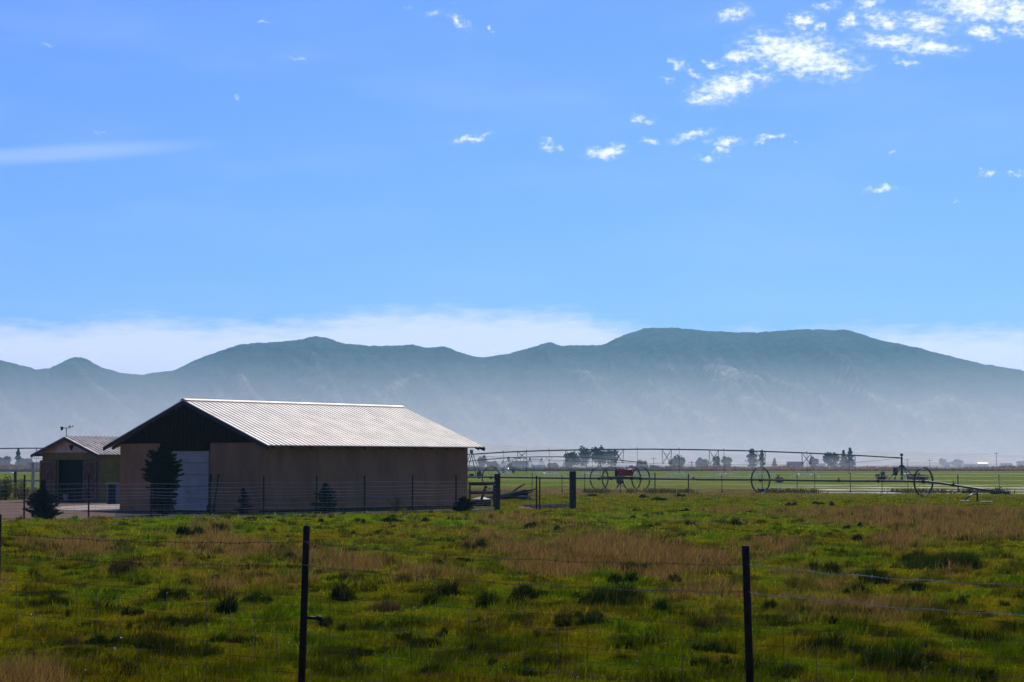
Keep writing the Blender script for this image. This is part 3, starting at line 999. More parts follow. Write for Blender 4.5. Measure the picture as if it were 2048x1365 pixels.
sm, _ = ribbed_slope(SC0, SW + 0.45, SW / 2, SE - ss * 0.45 + 0.05, SR + 0.05, -0.5, SL + 0.3, 0.30, 0.06, 0.04)
obj('roof', sm, ROOF2, shed)
for v0 in (-0.45, SW + 0.45):
    obj('fascia', MB().beam(Bs(-0.5, v0, SE - ss * 0.45 - 0.07), Bs(-0.5, SW / 2, SR - 0.07), 0.04, 0.15), SOFFIT, sroof)
obj('rafter_tail', MB().box(Bs(-0.25, SW + 0.02, SE - 0.14), (0.5, 0.09, 0.14), (U, Vv, UP)), SOFFIT, sroof)
for (v0, v1, flip) in ((so1 + 0.02, SW + 0.08, 1), (0.18, so0 - 0.02, -1)):
    dd = MB().box(Bs(-0.07, (v0 + v1) / 2, SZ / 2 + 0.03), (0.05, v1 - v0, SZ - 0.1), (U, Vv, UP))
    dr_ = obj('door', dd, DOORW, shed)
    tr = MB()
    for v_ in (v0 + 0.06, v1 - 0.06):
        tr.box(Bs(-0.115, v_, SZ / 2 + 0.03), (0.035, 0.11, SZ - 0.12), (U, Vv, UP))
    for z_ in (0.18, SZ / 2, SZ - 0.1):
        tr.box(Bs(-0.112, (v0 + v1) / 2, z_), (0.03, v1 - v0 - 0.24, 0.1), (U, Vv, UP))
    va, vb = (v1 - 0.14, v0 + 0.14)
    if flip < 0:
        va, vb = vb, va
    tr.beam(Bs(-0.108, va, SZ / 2 + 0.1), Bs(-0.108, vb, SZ - 0.18), 0.09, 0.02, U)
    tr.beam(Bs(-0.108, va, 0.26), Bs(-0.108, vb, SZ / 2 - 0.08), 0.09, 0.02, U)
    obj('door_brace', tr, TRIMW, dr_)
obj('floor', MB().box(Bs(SL / 2, SW / 2, 0.03), (SL - 0.25, SW - 0.25, 0.06), (U, Vv, UP)), DIRT, shed)  # dark floor colour stands in for the shade inside the shed
obj('shade_panel', MB().box(Bs(0.75, SW / 2, SE / 2 - 0.1), (0.05, SW - 0.24, SE - 0.4), (U, Vv, UP)), BLACK, shed)  # black panel added behind the doorway so the inside looks dark
# ornament on the gable
og = MB()
oc = Bs(-0.07, SW / 2 - 0.12, SE + 0.33)
og.sphere(oc, 0.10, sq=(1, .7, 1.2))
for s_ in (-1, 1):
    og.tube([oc + UP * 0.04, oc + Vv * 0.12 * s_ + UP * 0.02, oc + Vv * 0.2 * s_ + UP * 0.12, oc + Vv * 0.17 * s_ + UP * 0.2], [0.03, 0.03, 0.02, 0.01], 6)
    og.tube([oc - UP * 0.06, oc - UP * 0.18 + Vv * 0.05 * s_], 0.035, 6)
tag(obj('gable_ornament', og, BLACK, None, True, loc=oc), 'dark horned skull ornament hung on the pale shed gable', 'wall ornament')
# weather station on the shed ridge
wp = Bs(-0.35, SW / 2, SR + 0.10)
ws = thing('weather_station', 'small anemometer and vane on a thin mast above the shed ridge', 'weather station', wp)
obj('mast', MB().tube([wp - UP * 0.02, wp + UP * 0.45], 0.025), BLACK, ws)
arm = MB().tube([wp + UP * 0.45 - Vector((0.26, 0, 0)), wp + UP * 0.45, wp + UP * 0.47 + Vector((0.28, 0, 0))], 0.018)
obj('arm', arm, BLACK, ws)
vn = MB().prism([wp + Vector((-0.36, 0, 0.52)), wp + Vector((-0.18, 0, 0.52)), wp + Vector((-0.2, 0, 0.36)), wp + Vector((-0.3, 0, 0.28))], (0, 0.06, 0))
obj('vane', vn, BLACK, ws)
cp = MB()
for k in range(3):
    a = k * 2.09 + 0.3
    q = wp + UP * 0.55 + Vector((0.24 + 0.13 * math.cos(a), 0.13 * math.sin(a), 0))
    cp.tube([wp + UP * 0.55 + Vector((0.24, 0, 0)), q], 0.01, 4)
    cp.sphere(q, 0.045, 6, 4)
cp.tube([wp + UP * 0.47 + Vector((0.24, 0, 0)), wp + UP * 0.57 + Vector((0.24, 0, 0))], 0.015, 5)
obj('cup', cp, BLACK, ws)

# white drum inside the doorway, pale tank beside the shed
bp_ = gp(126, 1002) + Vector((0, 0.4, 0))
bk = thing('bucket', 'small white bucket standing at the left side of the open shed doorway', 'bucket', Bs(0.35, so1 - 0.35, 0.01))
q = bk.location.copy()
obj('body', MB().tube([q, q + UP * 0.42], [0.13, 0.17], 14), WHITE, bk, True)
obj('bail', MB().tube([q + UP * 0.4 + Vector((0.17 * math.cos(t), 0, 0.12 * math.sin(t))) for t in np.linspace(0, math.pi, 8)], 0.008, 4), BLACK, bk)
q = gp(226, 1009)
tk = thing('storage_locker', 'pale blue white cabinet with a dark open front standing against the shed side', 'cabinet', q)
d_ = q.y
cb = MB()
wd = 0.62
cb.box(q + UP * 0.55 + Vector((-wd / 2, 0.3, 0)), (0.07, 0.6, 1.1))
cb.box(q + UP * 0.55 + Vector((wd / 2, 0.3, 0)), (0.34, 0.6, 1.1))
cb.box(q + UP * 1.13 + Vector((0.06, 0.3, 0)), (wd + 0.4, 0.64, 0.06))
cb.box(q + UP * 0.55 + Vector((0, 0.57, 0)), (wd - 0.1, 0.04, 1.08))
obj('case', cb, mat('dull blue grey cabinet', (0.16, 0.17, 0.20), rough=0.6), tk)
obj('shade_block', MB().box(q + UP * 0.5 + Vector((-0.07, 0.28, 0)), (0.44, 0.4, 0.96)), BLACK, tk)  # solid black block standing in for the shade inside the cabinet

# ---------------------------------------------------------------- drive, yard soil
def sheet(name, pxs, z, m, inner=None):
    pts = [gp(a, b, z) for a, b in pxs]
    o = obj(name, MB().poly(pts), m)
    return tag(o, kind='structure')


sheet('driveway', [(-420, 1040), (-420, 1002), (30, 1001), (110, 998), (190, 1000), (250, 1006), (330, 1014), (335, 1031), (260, 1037), (160, 1040), (60, 1043), (-60, 1044)], 0.004, GRAVEL)
sheet('shaded_yard_soil', [(240, 1016), (500, 1032), (560, 1031), (960, 1015), (1000, 1018), (960, 1021), (800, 1025), (560, 1034), (430, 1034), (300, 1036), (225, 1036)], 0.009, DIRT)  # soil strip along the barn, the barn's shade put into its dark colour
sheet('concrete_apron', [(105, 1019), (125, 1013), (235, 1008), (262, 1013), (245, 1018), (160, 1021)], 0.013, CONC)
sheet('brick_dirt', [(1035, 1014), (1050, 1011), (1080, 1012), (1092, 1015), (1070, 1018), (1040, 1018)], 0.006, mat('reddish rubble soil', (0.30, 0.10, 0.06), (0.12, 0.05, 0.03), 1.0, scale=4))

# ---------------------------------------------------------------- water furrows in the right-hand field
def furrow(y_left, y_right, x0, x1, w, seed):
    pts_a, pts_b = [], []
    n = 60
    for k in range(n + 1):
        px = x0 + (x1 - x0) * k / n
        py = y_left + (y_right - y_left) * k / n
        g = gp(px, py, 0.004)
        ww = 1.15 * w * (0.55 + 0.9 * abs(math.sin(px * 0.013 + seed) * math.sin(px * 0.031 + seed * 2))) * min(1, 0.15 + k / 12)
        pts_a.append(g + Vector((0, ww, 0)))
        pts_b.append(g - Vector((0, ww, 0)))
    mb = MB()
    for k in range(n):
        mb.poly([pts_b[k], pts_b[k + 1], pts_a[k + 1], pts_a[k]])
    return mb


for k, (yl, yr, x0, x1, w) in enumerate([(985.5, 988.2, 1600, 2300, 1.2), (979.5, 983.2, 1540, 2300, 1.5), (974.5, 977, 1500, 2300, 1.3), (971.5, 972, 1480, 2300, 0.8),
                                         (947.5, 948.2, 1500, 2200, 1.6), (961, 961.6, 1690, 1822, 0.6)]):
    o = obj('irrigation_water', furrow(yl, yr, x0, x1, w, k * 1.7), WATER)
    tag(o, kind='structure')


# ---------------------------------------------------------------- foliage
def leaves(name, pts, size, cols, m, parent, droop=None):
    """a triangle pair per leaf clump, turned at random"""
    n = len(pts)
    a = rng.normal(size=(n, 3))
    a /= np.linalg.norm(a, axis=1)[:, None]
    b = rng.normal(size=(n, 3))
    b -= (b * a).sum(1)[:, None] * a
    b /= np.linalg.norm(b, axis=1)[:, None]
    s = size * rng.uniform(0.5, 1.3, n)[:, None]
    V = np.stack([pts - a * s, pts - b * s * 0.6, pts + a * s, pts + b * s * 0.6], 1)
    L = (np.arange(n)[:, None] * 4 + np.arange(4)[None]).ravel()
    V = V.reshape(-1, 3) - np.array(wloc(parent))
    return npmesh(name, V, np.full(n, 4), L, m, np.repeat(cols, 4, 0), parent=parent)


def crown_points(c, rx, rz, n, kind, rs):
    out = []
    if kind == 'poplar':
        for k in range(n):
            t = rs.random()
            r = rx * (0.35 + 0.65 * math.sin(math.pi * min(1, t * 1.05) ** 0.8)) * math.sqrt(rs.random()) * (0.8 + 0.3 * math.sin(t * 23 + rx * 9))
            a = rs.random() * 6.283
            out.append((c[0] + r * math.cos(a), c[1] + r * math.sin(a), c[2] - rz + 2 * rz * t))
    elif kind == 'conifer':
        for k in range(n):
            t = rs.random() ** 1.25
            r = rx * (1 - t) * (0.25 + 0.75 * math.sqrt(rs.random())) * (0.75 + 0.35 * math.sin(t * 34)) + 0.05 * rx
            a = rs.random() * 6.283
            out.append((c[0] + r * math.cos(a), c[1] + r * math.sin(a), c[2] - rz + 2 * rz * t))
    else:
        nl = 13
        lobes = []
        for k in range(nl):
            a, b = rs.random() * 6.283, rs.uniform(-0.75, 0.8)
            q = math.sqrt(1 - b * b)
            lobes.append((c[0] + rx * 0.62 * q * math.cos(a), c[1] + rx * 0.62 * q * math.sin(a), c[2] + rz * 0.66 * b, rs.uniform(0.28, 0.5)))
        lobes.append((c[0], c[1], c[2] - rz * 0.1, 0.62))
        for k in range(n):
            l = lobes[rs.randrange(len(lobes))]
            v = Vector((rs.gauss(0, 1), rs.gauss(0, 1), rs.gauss(0, 1))).normalized()
            q = l[3] * (0.55 + 0.5 * rs.random())
            out.append((l[0] + v.x * q * rx, l[1] + v.y * q * rx, l[2] + v.z * q * rz))
    return np.array(out)


def tree(name, label, px, top, d, wpx, kind='round', col=(0.035, 0.05, 0.02), n=700, group=None, cat='tree', base_gap=0.12, leaf=None):
    rs = random.Random(int(px * 7 + top))
    s = F / d
    x = (px - 1024) / s
    H = HC + (HZ - top) / s
    rx = wpx / s / 2
    root = thing(name, label, cat, (x, d, 0), group)
    g = H * base_gap
    rz = (H - g) / 2
    c = (x, d, g + rz)
    P_ = crown_points(c, rx, rz, n, kind, rs)
    P_[:, 2] = np.maximum(P_[:, 2], 0.15)
    cc = np.array(col)[None] * rng.uniform(0.5, 1.6, len(P_))[:, None]
    leaves('crown', P_, leaf or max(0.16, H * 0.055), cc, LEAF, root)
    tb = MB().tube([(x, d, -0.1), (x + rx * 0.05, d, H * 0.3), (x - rx * 0.04, d, H * 0.62), (x, d, H * 0.85)], [H * 0.032, H * 0.025, H * 0.014, H * 0.005], 7)
    for k in range(5):
        a = rs.random() * 6.28
        z = H * rs.uniform(0.25, 0.55)
        tb.tube([(x, d, z), (x + rx * 0.35 * math.cos(a), d + rx * 0.35 * math.sin(a), z + H * 0.13), (x + rx * 0.62 * math.cos(a), d + rx * 0.62 * math.sin(a), z + H * 0.24)], [H * 0.013, H * 0.009, H * 0.004], 5)
    obj('trunk', tb, BARK, root)
    return root


DT = 640.0
TREES = [
    (1143, 901, 36, 'round', 'low rounded tree at the left end of the big grove'),
    (1172, 890, 34, 'round', 'tallest left hand tree of the big grove, standing beside the low rounded one'),
    (1196, 888, 34, 'round', 'tree with a humped crown in the middle of the big grove'),
    (1221, 892, 36, 'round', 'broad tree at the right end of the big grove'),
    (1284, 919, 24, 'round', 'little dark tree between the big grove and the domed tree'),
    (1353, 909, 36, 'round', 'lone dome shaped tree just right of the little dark tree'),
    (1404, 914, 26, 'round', 'small dark oval tree right of the domed tree'),
    (1432, 912, 18, 'round', 'narrow left hand tree of the pair with a lighter partner'),
    (1452, 912, 24, 'round', 'lighter yellow green tree of the pair left of the poplars'),
    (1503, 899, 24, 'poplar', 'tall pale poplar, the bigger of two standing together'),
    (1523, 902, 12, 'poplar', 'thin dark poplar beside the tall pale poplar'),
    (1548, 918, 14, 'conifer', 'small pointed tree right of the two poplars'),
    (1627, 911, 20, 'round', 'pale round tree beside the long low farmhouse'),
    (1662, 904, 34, 'round', 'broad dark tree at the left of the farmyard grove'),
    (1686, 902, 26, 'conifer', 'middle tree of the farmyard grove'),
    (1699, 897, 26, 'conifer', 'tallest pointed tree of the farmyard grove'),
    (1884, 916, 18, 'round', 'round hazy tree at the left of the far farm on the right'),
    (1912, 918, 26, 'round', 'wide hazy tree right beside the round hazy one'),
    (1938, 929, 30, 'round', 'low hedge like tree trailing right from the far farm'),
    (2016, 926, 14, 'round', 'small hazy tree near the right edge of the view'),
    (2042, 922, 24, 'round', 'hazy tree cut by the right edge of the view'),
    (965, 909, 20, 'round', 'hazy tree seen under the irrigation pipe next to the barn'),
    (985, 922, 26, 'round', 'low bushy tree right of the hazy tree next to the barn'),
    (1025, 923, 20, 'round', 'little tree standing in front of the far shed roofs'),
    (1105, 926, 26, 'round', 'low scrubby tree left of the big grove'),
    (10, 911, 34, 'round', 'broad tree at the far left edge behind the field'),
    (38, 898, 12, 'poplar', 'slim poplar rising from the far left trees'),
    (55, 914, 26, 'round', 'rounded tree right of the slim poplar on the left'),
    (76, 924, 16, 'round', 'low tree between the slim poplar and the shed'),
]
for i, (px, top, wpx, kind, lab) in enumerate(TREES):
    col = (0.030, 0.042, 0.022)
    if 'yellow green' in lab or 'pale' in lab:
        col = (0.075, 0.09, 0.03)
    d = DT + (i * 37 % 60)
    if px > 1870:
        d += 330
    tree('conifer_tree' if kind == 'conifer' else ('poplar_tree' if kind == 'poplar' else 'tree'), lab, px, top, d, wpx, kind, col, n=900, group='trees across the valley floor',
         base_gap=0.04 if kind != 'poplar' else 0.08, leaf=0.34 if wpx < 20 else 0.42)


def spruce(px, base_py, top_py, wpx, label, n_wh, col, dens=1.0, seed=1, shape=None):
    rs = random.Random(seed)
    g = gp(px, base_py)
    s = F / g.y
    H = (base_py - top_py) / s
    Rm = wpx / s / 2
    root = thing('spruce_tree', label, 'spruce', g)
    tb = MB().tube([g - UP * 0.1, g + UP * H * 0.5 + Vector((0.02, 0, 0)), g + UP * H], [0.05 + H * 0.01, 0.03, 0.006], 7)
    pts, cols = [], []
    bm = tb
    shape = shape or [(0, .55), (.08, .72), (.3, .8), (.5, 1.0), (.65, .62), (.78, .55), (.88, .25), (1, .03)]
    sz, sr = [q[0] for q in shape], [q[1] for q in shape]
    for k in range(n_wh):
        t = 0.03 + 0.96 * (k + rs.random()) / n_wh
        nb = rs.randint(7, 10) if t < 0.8 else 4
        for j in range(nb):
            a = rs.random() * 6.283
            L = Rm * float(np.interp(t, sz, sr)) * rs.uniform(0.5, 1.2)
            z = t * H
            nseg = max(4, int(L / 0.05))
            lift = rs.uniform(0.0, 0.75) * (0.4 + t)
            bm.tube([g + UP * z, g + UP * (z + L * lift) + Vector((L * math.cos(a), L * math.sin(a), 0))], [0.012, 0.004], 4, False)
            for q in range(nseg):
                f = (q + 1) / nseg
                c = g + UP * (z + L * lift * f - 0.10 * L * f * (1 - f)) + Vector((L * f * math.cos(a), L * f * math.sin(a), 0))
                for r_ in range(int(11 * dens)):
                    o = 0.030 + 0.075 * (1 - f) * L
                    pts.append((c.x + rs.gauss(0, o), c.y + rs.gauss(0, o), c.z + rs.gauss(0, o * 0.6)))
    pts = np.array(pts)
    pts[:, 2] = np.maximum(pts[:, 2], 0.02)
    cc = np.array(col)[None] * rng.uniform(0.5, 1.5, len(pts))[:, None]
    obj('trunk', bm, BARK, root)
    leaves('crown', pts, 0.035, cc, NEEDLE, root)
    return root


spruce(326, 1031, 879, 84, 'tall dark spruce standing in front of the white barn door', 74, (0.013, 0.024, 0.009), 1.5, 3, shape=[(0, .46), (.2, .56), (.31, .58), (.42, .76), (.50, 1.0), (.55, .82), (.62, .68), (.72, .62), (.78, .34), (.84, .2), (.90, .10), (1, .02)])
spruce(85, 1040, 960, 74, 'short bushy blue spruce in front of the open shed doors', 22, (0.020, 0.032, 0.024), 1.2, 5,
       shape=[(0, .8), (.12, 1.0), (.3, .9), (.5, .62), (.62, .3), (.72, .12), (1, .03)])
spruce(486, 1030, 976, 46, 'thin young spruce before the near corner of the barn', 14, (0.018, 0.028, 0.014), 0.6, 8, shape=[(0, .9), (.3, .8), (.6, .4), (.8, .15), (1, .05)])
spruce(650, 1027, 968, 46, 'bushy young spruce in front of the long barn wall', 20, (0.014, 0.026, 0.010), 1.2, 9, shape=[(0, .9), (.2, 1), (.5, .75), (.75, .4), (1, .05)])
spruce(928, 1023, 997, 44, 'low dark spruce at the right hand corner of the barn', 14, (0.010, 0.018, 0.008), 1.2, 10, shape=[(0, 1), (.3, .95), (.6, .6), (1, .1)])


def bush(name, label, px, base_py, hpx, wpx, col, n=900, leaf=0.05, cat='bush', group=None, seed=1, m=None, d=None):
    rs = random.Random(seed)
    g = gp(px, base_py) if d is None else Vector(((px - 1024) / F * d, d, 0))
    s = F / g.y
    H, rx = hpx / s, wpx / s / 2
    root = thing(name, label, cat, g, group)
    st = MB()
    pts = []
    for k in range(max(8, n // 60)):
        a, q = rs.random() * 6.28, rs.random() ** 0.6
        e = g + Vector((rx * q * math.cos(a), rx * q * 0.8 * math.sin(a), H * rs.uniform(0.55, 1.05) * (1 - 0.45 * q * q)))
        b0 = g + Vector((rx * 0.3 * q * math.cos(a), rx * 0.25 * q * math.sin(a), -0.02))
        md = (b0 + e) / 2 + Vector((rs.gauss(0, .1) * rx, rs.gauss(0, .1) * rx, H * 0.05))
        st.tube([b0, md, e], [0.012 * max(1, H), 0.009, 0.004], 4, False)
        for j in range(60):
            f = rs.uniform(0.2, 1.0)
            c = b0.lerp(md, f * 2) if f < 0.5 else md.lerp(e, f * 2 - 1)
            o = 0.10 * rx + 0.03
            pts.append((c.x + rs.gauss(0, o), c.y + rs.gauss(0, o), max(0.02, c.z + rs.gauss(0, o * .6))))
    pts = np.array(pts)
    cc = np.array(col)[None] * rng.uniform(0.5, 1.6, len(pts))[:, None]
    leaves('foliage', pts, leaf, cc, m or LEAF, root)
    obj('stem', st, BARK, root)
    return root


bush('shrub', 'sparse yellow green shrub between young spruces along the barn wall', 795, 1025, 38, 34, (0.05, 0.05, 0.012), 500, 0.035, seed=2)
bush('weed_bush', 'tall yellow green weed clump at the far left behind the drive', 8, 1000, 52, 46, (0.11, 0.105, 0.02), 1500, 0.06, 'weeds', seed=4)
bush('weed_bush', 'leggy weed clump beside the steel post left of the shed', 44, 999, 48, 36, (0.13, 0.125, 0.03), 900, 0.05, 'weeds', seed=5)
bush('weed_bush', 'low weed clump around the foot of the thick white post', 70, 1001, 26, 34, (0.09, 0.10, 0.025), 700, 0.05, 'weeds', seed=6)
bush('weed_bush', 'dark weeds at the left of the pivot tower', 1766, 961, 17, 34, (0.05, 0.045, 0.02), 700, 0.10, 'weeds', seed=7)
bush('weed_bush', 'dark weeds inside the right hand irrigation wheel', 1842, 962, 15, 46, (0.05, 0.05, 0.02), 900, 0.10, 'weeds', seed=8)
bush('weed_bush', 'dark weed clump where the irrigation pipe ends on the right', 1998, 989, 14, 50, (0.03, 0.05, 0.015), 900, 0.05, 'weeds', seed=9)
bush('weed_bush', 'brown weed clump right of the third irrigation wheel', 1558, 966, 14, 24, (0.07, 0.04, 0.03), 500, 0.09, 'weeds', seed=10)
bush('weed_bush', 'dark green weed clump inside the middle irrigation wheel', 1523, 985, 9, 20, (0.03, 0.06, 0.01), 300, 0.05, 'weeds', seed=11)
bush('weed_bush', 'low weeds along the field fence left of the pipe end', 1938, 987, 8, 46, (0.035, 0.05, 0.015), 500, 0.05, 'weeds', seed=12)

# the weedy bank across the valley floor
pts, cc = [], []
n = 26000
bx = rng.uniform(-200, 230, n)
t_ = fbm(bx * 0.06, bx * 0 + 4, 7, 3)
hh = 0.55 + 0.9 * np.clip(t_ + 0.3, 0, 1) + 0.5 * fbm(bx * 0.5, bx * 0 + 9, 8, 2)
wr = smooth01(bx, -10, 10)
by = 535 + rng.uniform(-10, 10, n)
bz = np.abs(rng.random(n)) * np.maximum(hh, 0.25)
kk = np.clip(0.5 + 1.8 * fbm(bx * 0.03, bx * 0 + 2, 3, 3), 0, 1)
cc = lerp(np.array([0.085, 0.035, 0.018])[None].repeat(n, 0), np.array([0.26, 0.11, 0.055])[None], kk) * rng.uniform(0.6, 1.4, n)[:, None]
zero = bpy.data.objects.new('weed_bank', None)
COL.objects.link(zero)
tag(zero, 'brown bank of weeds crossing the valley behind the green field', 'weeds', kind='stuff')
leaves('weeds', np.stack([bx, by, bz], 1), 0.45, cc, LEAF, zero)

# weeds along the near edge of the irrigated field
n = 9000
px_ = rng.uniform(1000, 2300, n)
dd_ = 152 + rng.normal(size=n) * 2.5
bx = (px_ - 1024) / F * dd_
k = fbm(bx * 0.5, bx * 0 + 6, 12, 3) > 0.02
bx, dd_ = bx[k], dd_[k]
n = len(bx)
blades('field_edge_weeds', bx, dd_, rng.uniform(0.1, 0.45, n), np.full(n, 0.05), rng.uniform(0, .5, n),
       np.array([0.07, 0.055, 0.02])[None] * rng.uniform(0.5, 1.4, n)[:, None], GM, 'brown green weeds along the field fence', 'weeds', z0=np.zeros(n))

# ---------------------------------------------------------------- near fence
def sag(p, q, k, n=10):
    return [Vector(p).lerp(Vector(q), t) - UP * (k * 4 * t * (1 - t)) for t in [i / n for i in range(n + 1)]]


# post stations: column in the photograph, pixels per metre, top row
FP = [(-760, 148, 1006), (-1, 176, 1028), (608, 200, 1051), (1496, 226, 1091), (2460, 254, 1130)]
fpos = [Vector(((px - 1024) / s, F / s, 0)) for px, s, _ in FP]
ftop = [HC - (ty - HZ) / s for _, s, ty in FP]
fence = thing('wire_fence', 'nearest barbed wire and woven wire fence on leaning dark steel posts', 'fence', fpos[2])
for i, p in enumerate(fpos):
    L = 0.035 if i == 2 else (-0.03 if i == 3 else 0.01)
    mb = MB()
    tp = p + Vector((L, 0, ftop[i]))
    bt = p - Vector((L * 0.5, 0, 0.3))
    mb.tube([bt, tp - UP * 0.01, tp], [0.037, 0.034, 0.030], 10)
    ps = obj('post', mb, RUST, fence, True)
    if i == 2:
        a = bt.lerp(tp, (HC - 1.54 + 0.3) / (ftop[i] + 0.3))
        nb = MB().tube([a, a + Vector((0.13, -0.02, -0.005))], 0.017, 8)
        nb.tube([a + Vector((0.125, -0.02, -0.005)), a + Vector((0.15, -0.02, -0.006)), a + Vector((0.185, -0.02, -0.008))], [0.018, 0.030, 0.018], 8)
        obj('insulator', nb, BLACK, ps, True)
strandz = [[1.50, 1.27], [1.50, 1.27], [1.51, 1.28], [1.40, 1.16], [1.32, 1.08]]
lowz = [[0.98, .86, .73, .6, .47, .34, .21, .08]] * 3 + [[0.85, .70, .55, .42, .30, .20, .10, .03]] * 2
for sidx in range(2):
    for i in range(4):
        mb = MB()
        p, q = fpos[i] + UP * strandz[i][sidx], fpos[i + 1] + UP * strandz[i + 1][sidx]
        off = Vector((0, -0.04, 0))
        pts = sag(p + off, q + off, 0.035 + 0.01 * i, 40)
        pts = [v + UP * 0.006 * math.sin(j * 1.1 + i) for j, v in enumerate(pts)]
        mb.tube(pts, (0.0028, 0.0028, 0.0034, 0.0038)[i], 5)
        Ltot = (q - p).length
        nb = int(Ltot / 0.13)
        for b_ in range(nb):
            t_ = (b_ + 0.5) / nb
            f_ = t_ * 40
            j = min(39, int(f_))
            c = pts[j].lerp(pts[j + 1], f_ - j)
            for aa in (0.7, 2.2):
                v = Vector((0.3 * math.cos(aa), 0, math.sin(aa))).normalized() * 0.016
                mb.tube([c - v, c + v], 0.0028, 4, False)
        obj('barbed_strand', mb, WIRED if i < 2 else (WIREM if i == 2 else WIREL), fence)
mb = MB()
for i in range(4):
    for j in range(8):
        p, q = fpos[i] + UP * lowz[i][j], fpos[i + 1] + UP * lowz[i + 1][j]
        mb.tube(sag(p, q, 0.012, 8), 0.0027 if j else 0.0030, 4, False)
    L = (fpos[i + 1] - fpos[i]).length
    ns = int(L / 0.31)
    for b_ in range(1, ns):
        t_ = b_ / ns
        a, c = fpos[i].lerp(fpos[i + 1], t_), lowz[i][0] * (1 - t_) + lowz[i + 1][0] * t_
        jx = 0.012 * math.sin(b_ * 2.3)
        mb.tube([a + UP * 0.03, a + Vector((jx, 0, c * 0.5)), a + UP * (c - 0.01)], 0.0027, 3, False)
obj('woven_wire', mb, WIRED, fence)

# ---------------------------------------------------------------- yard fence in front of the barn
YA, YB = gp(48, 1038), gp(912, 1023)
yp = [(-260, 1044), (-100, 1041), (48, 1038), (177, 1036), (302, 1034.5), (420, 1032), (527, 1030), (633, 1028.5), (729, 1027), (825, 1025.2), (912, 1023), (992, 1020.5)]
yt = 0.0
yard = thing('wire_fence', 'many strand wire fence on dark steel posts in front of the barn', 'fence', gp(420, 1032))
ypos = [gp(a, b) for a, b in yp]
for i, p in enumerate(ypos[:-1]):
    top = 1.78 if i < 6 else 1.70
    mb = MB().box(p + UP * (top / 2), (0.07, 0.012, top)).box(p + UP * (top / 2) + Vector((0, 0.02, 0)), (0.014, 0.05, top))
    for k in range(12):
        mb.box(p + UP * (0.25 + k * 0.12) + Vector((0, -0.012, 0)), (0.03, 0.014, 0.02))
    obj('post', mb, BLACK, yard)
zst = [0.09, 0.20, 0.31, 0.42, 0.54, 0.66, 0.79, 0.92, 1.06, 1.22, 1.42]
for j, z in enumerate(zst):
    mb = MB()
    for i in range(len(ypos) - 1):
        mb.tube(sag(ypos[i] + UP * (z + 0.02 * math.sin(i * 2 + j)) - Vector((0, 0.03, 0)), ypos[i + 1] + UP * (z + 0.02 * math.sin(i * 2 + 2 + j)) - Vector((0, 0.03, 0)), 0.02 + 0.01 * ((i + j) % 3), 6), 0.0062, 4, False)
    obj('wire_strand', mb, BRIGHTW if j % 2 == 0 or j > 6 else WIRE, yard)
mb = MB()
for i in range(len(ypos) - 1):
    for k in range(1, 9):
        a = ypos[i].lerp(ypos[i + 1], k / 9)
        mb.tube([a + UP * 0.05, a + UP * 1.4], 0.003, 3, False)
for i in range(len(ypos) - 1):
    mb.tube([ypos[i] + UP * 0.33, ypos[i + 1] + UP * 0.33], 0.003, 3, False)
obj('stay_mesh', mb, WIRE, yard)

# timber posts at the gateway
def timber_post(px, base, top, wpx, label):
    g = gp(px, base)
    s = F / g.y
    h, w = (base - top) / s, wpx / s
    mb = MB().box(g + UP * (h / 2 - 0.1), (w, w * 0.9, h + 0.2))
    mb.box(g + UP * (h + 0.004), (w * 0.86, w * 0.78, 0.02))
    mb.box(g + UP * (h * 0.8) + Vector((0, -w * 0.46, 0)), (w * 1.02, 0.012, 0.03)).box(g + UP * (h * 0.25) + Vector((0, -w * 0.46, 0)), (w * 1.02, 0.012, 0.03))
    o = obj('timber_post', mb, WOOD, None, loc=g)
    bv = o.modifiers.new('edge', 'BEVEL')
    bv.width = 0.012
    return tag(o, label, 'post')


timber_post(994.5, 1020, 949, 11.5, 'thick square timber post at the end of the yard fence near the barn')
timber_post(1145.5, 1017.5, 944, 13, 'thick square timber post standing alone right of the gap')
gate = thing('wire_gate', 'slack woven wire gate with two thin rusty steel stakes between the timber posts', 'gate', gp(1076, 1019))
for px, top in ((1073, 952), (1079.5, 955)):
    g = gp(px, 1019)
    s = F / g.y
    obj('stake', MB().tube([g - UP * 0.1, g + UP * ((1019 - top) / s)], 0.035, 6), RUST, gate)
mb = MB()
ga, gb_ = gp(1000, 1019.5), gp(1139, 1017)
for z in (0.06, 0.3, 0.5, 0.7, 0.9, 1.1, 1.3):
    mb.tube(sag(ga + UP * z, gb_ + UP * z, 0.04, 8), 0.005, 4, False)
for k in range(1, 14):
    a = ga.lerp(gb_, k / 14)
    mb.tube([a + UP * 0.05, a + UP * 1.28], 0.003, 3, False)
obj('wire_mesh', mb, WIRED, gate)

# board panel and stock tank beside the barn
g0, g1 = gp(939.5, 1014), gp(988, 1014)
pan = thing('panel_gate', 'weathered board gate panel with a diagonal brace between barn and timber post', 'gate', g0)
s = F / g0.y
for px in (939.5, 988):
    g = gp(px, 1014)
    obj('upright', MB().box(g + UP * 0.62, (0.11, 0.09, 1.24)), WOOD, pan)
for yr in (968.5, 986):
    z = (1014 - yr) / s
    obj('board', MB().box((g0 + g1) / 2 + UP * z - Vector((0, 0.062, 0)), ((g1 - g0).length + 0.15, 0.03, 0.17)), WOOD, pan)
obj('brace', MB().beam(gp(962, 1014) + UP * 0.3 - Vector((0, 0.1, 0)), gp(972, 1014) + UP * 1.08 - Vector((0, 0.1, 0)), 0.04, 0.14), WOOD, pan)
g = gp(962, 1013) + Vector((0, 0.9, 0))
stt = thing('stock_tank', 'low round stock tank with a bright pale rim beside the barn corner', 'stock tank', g)
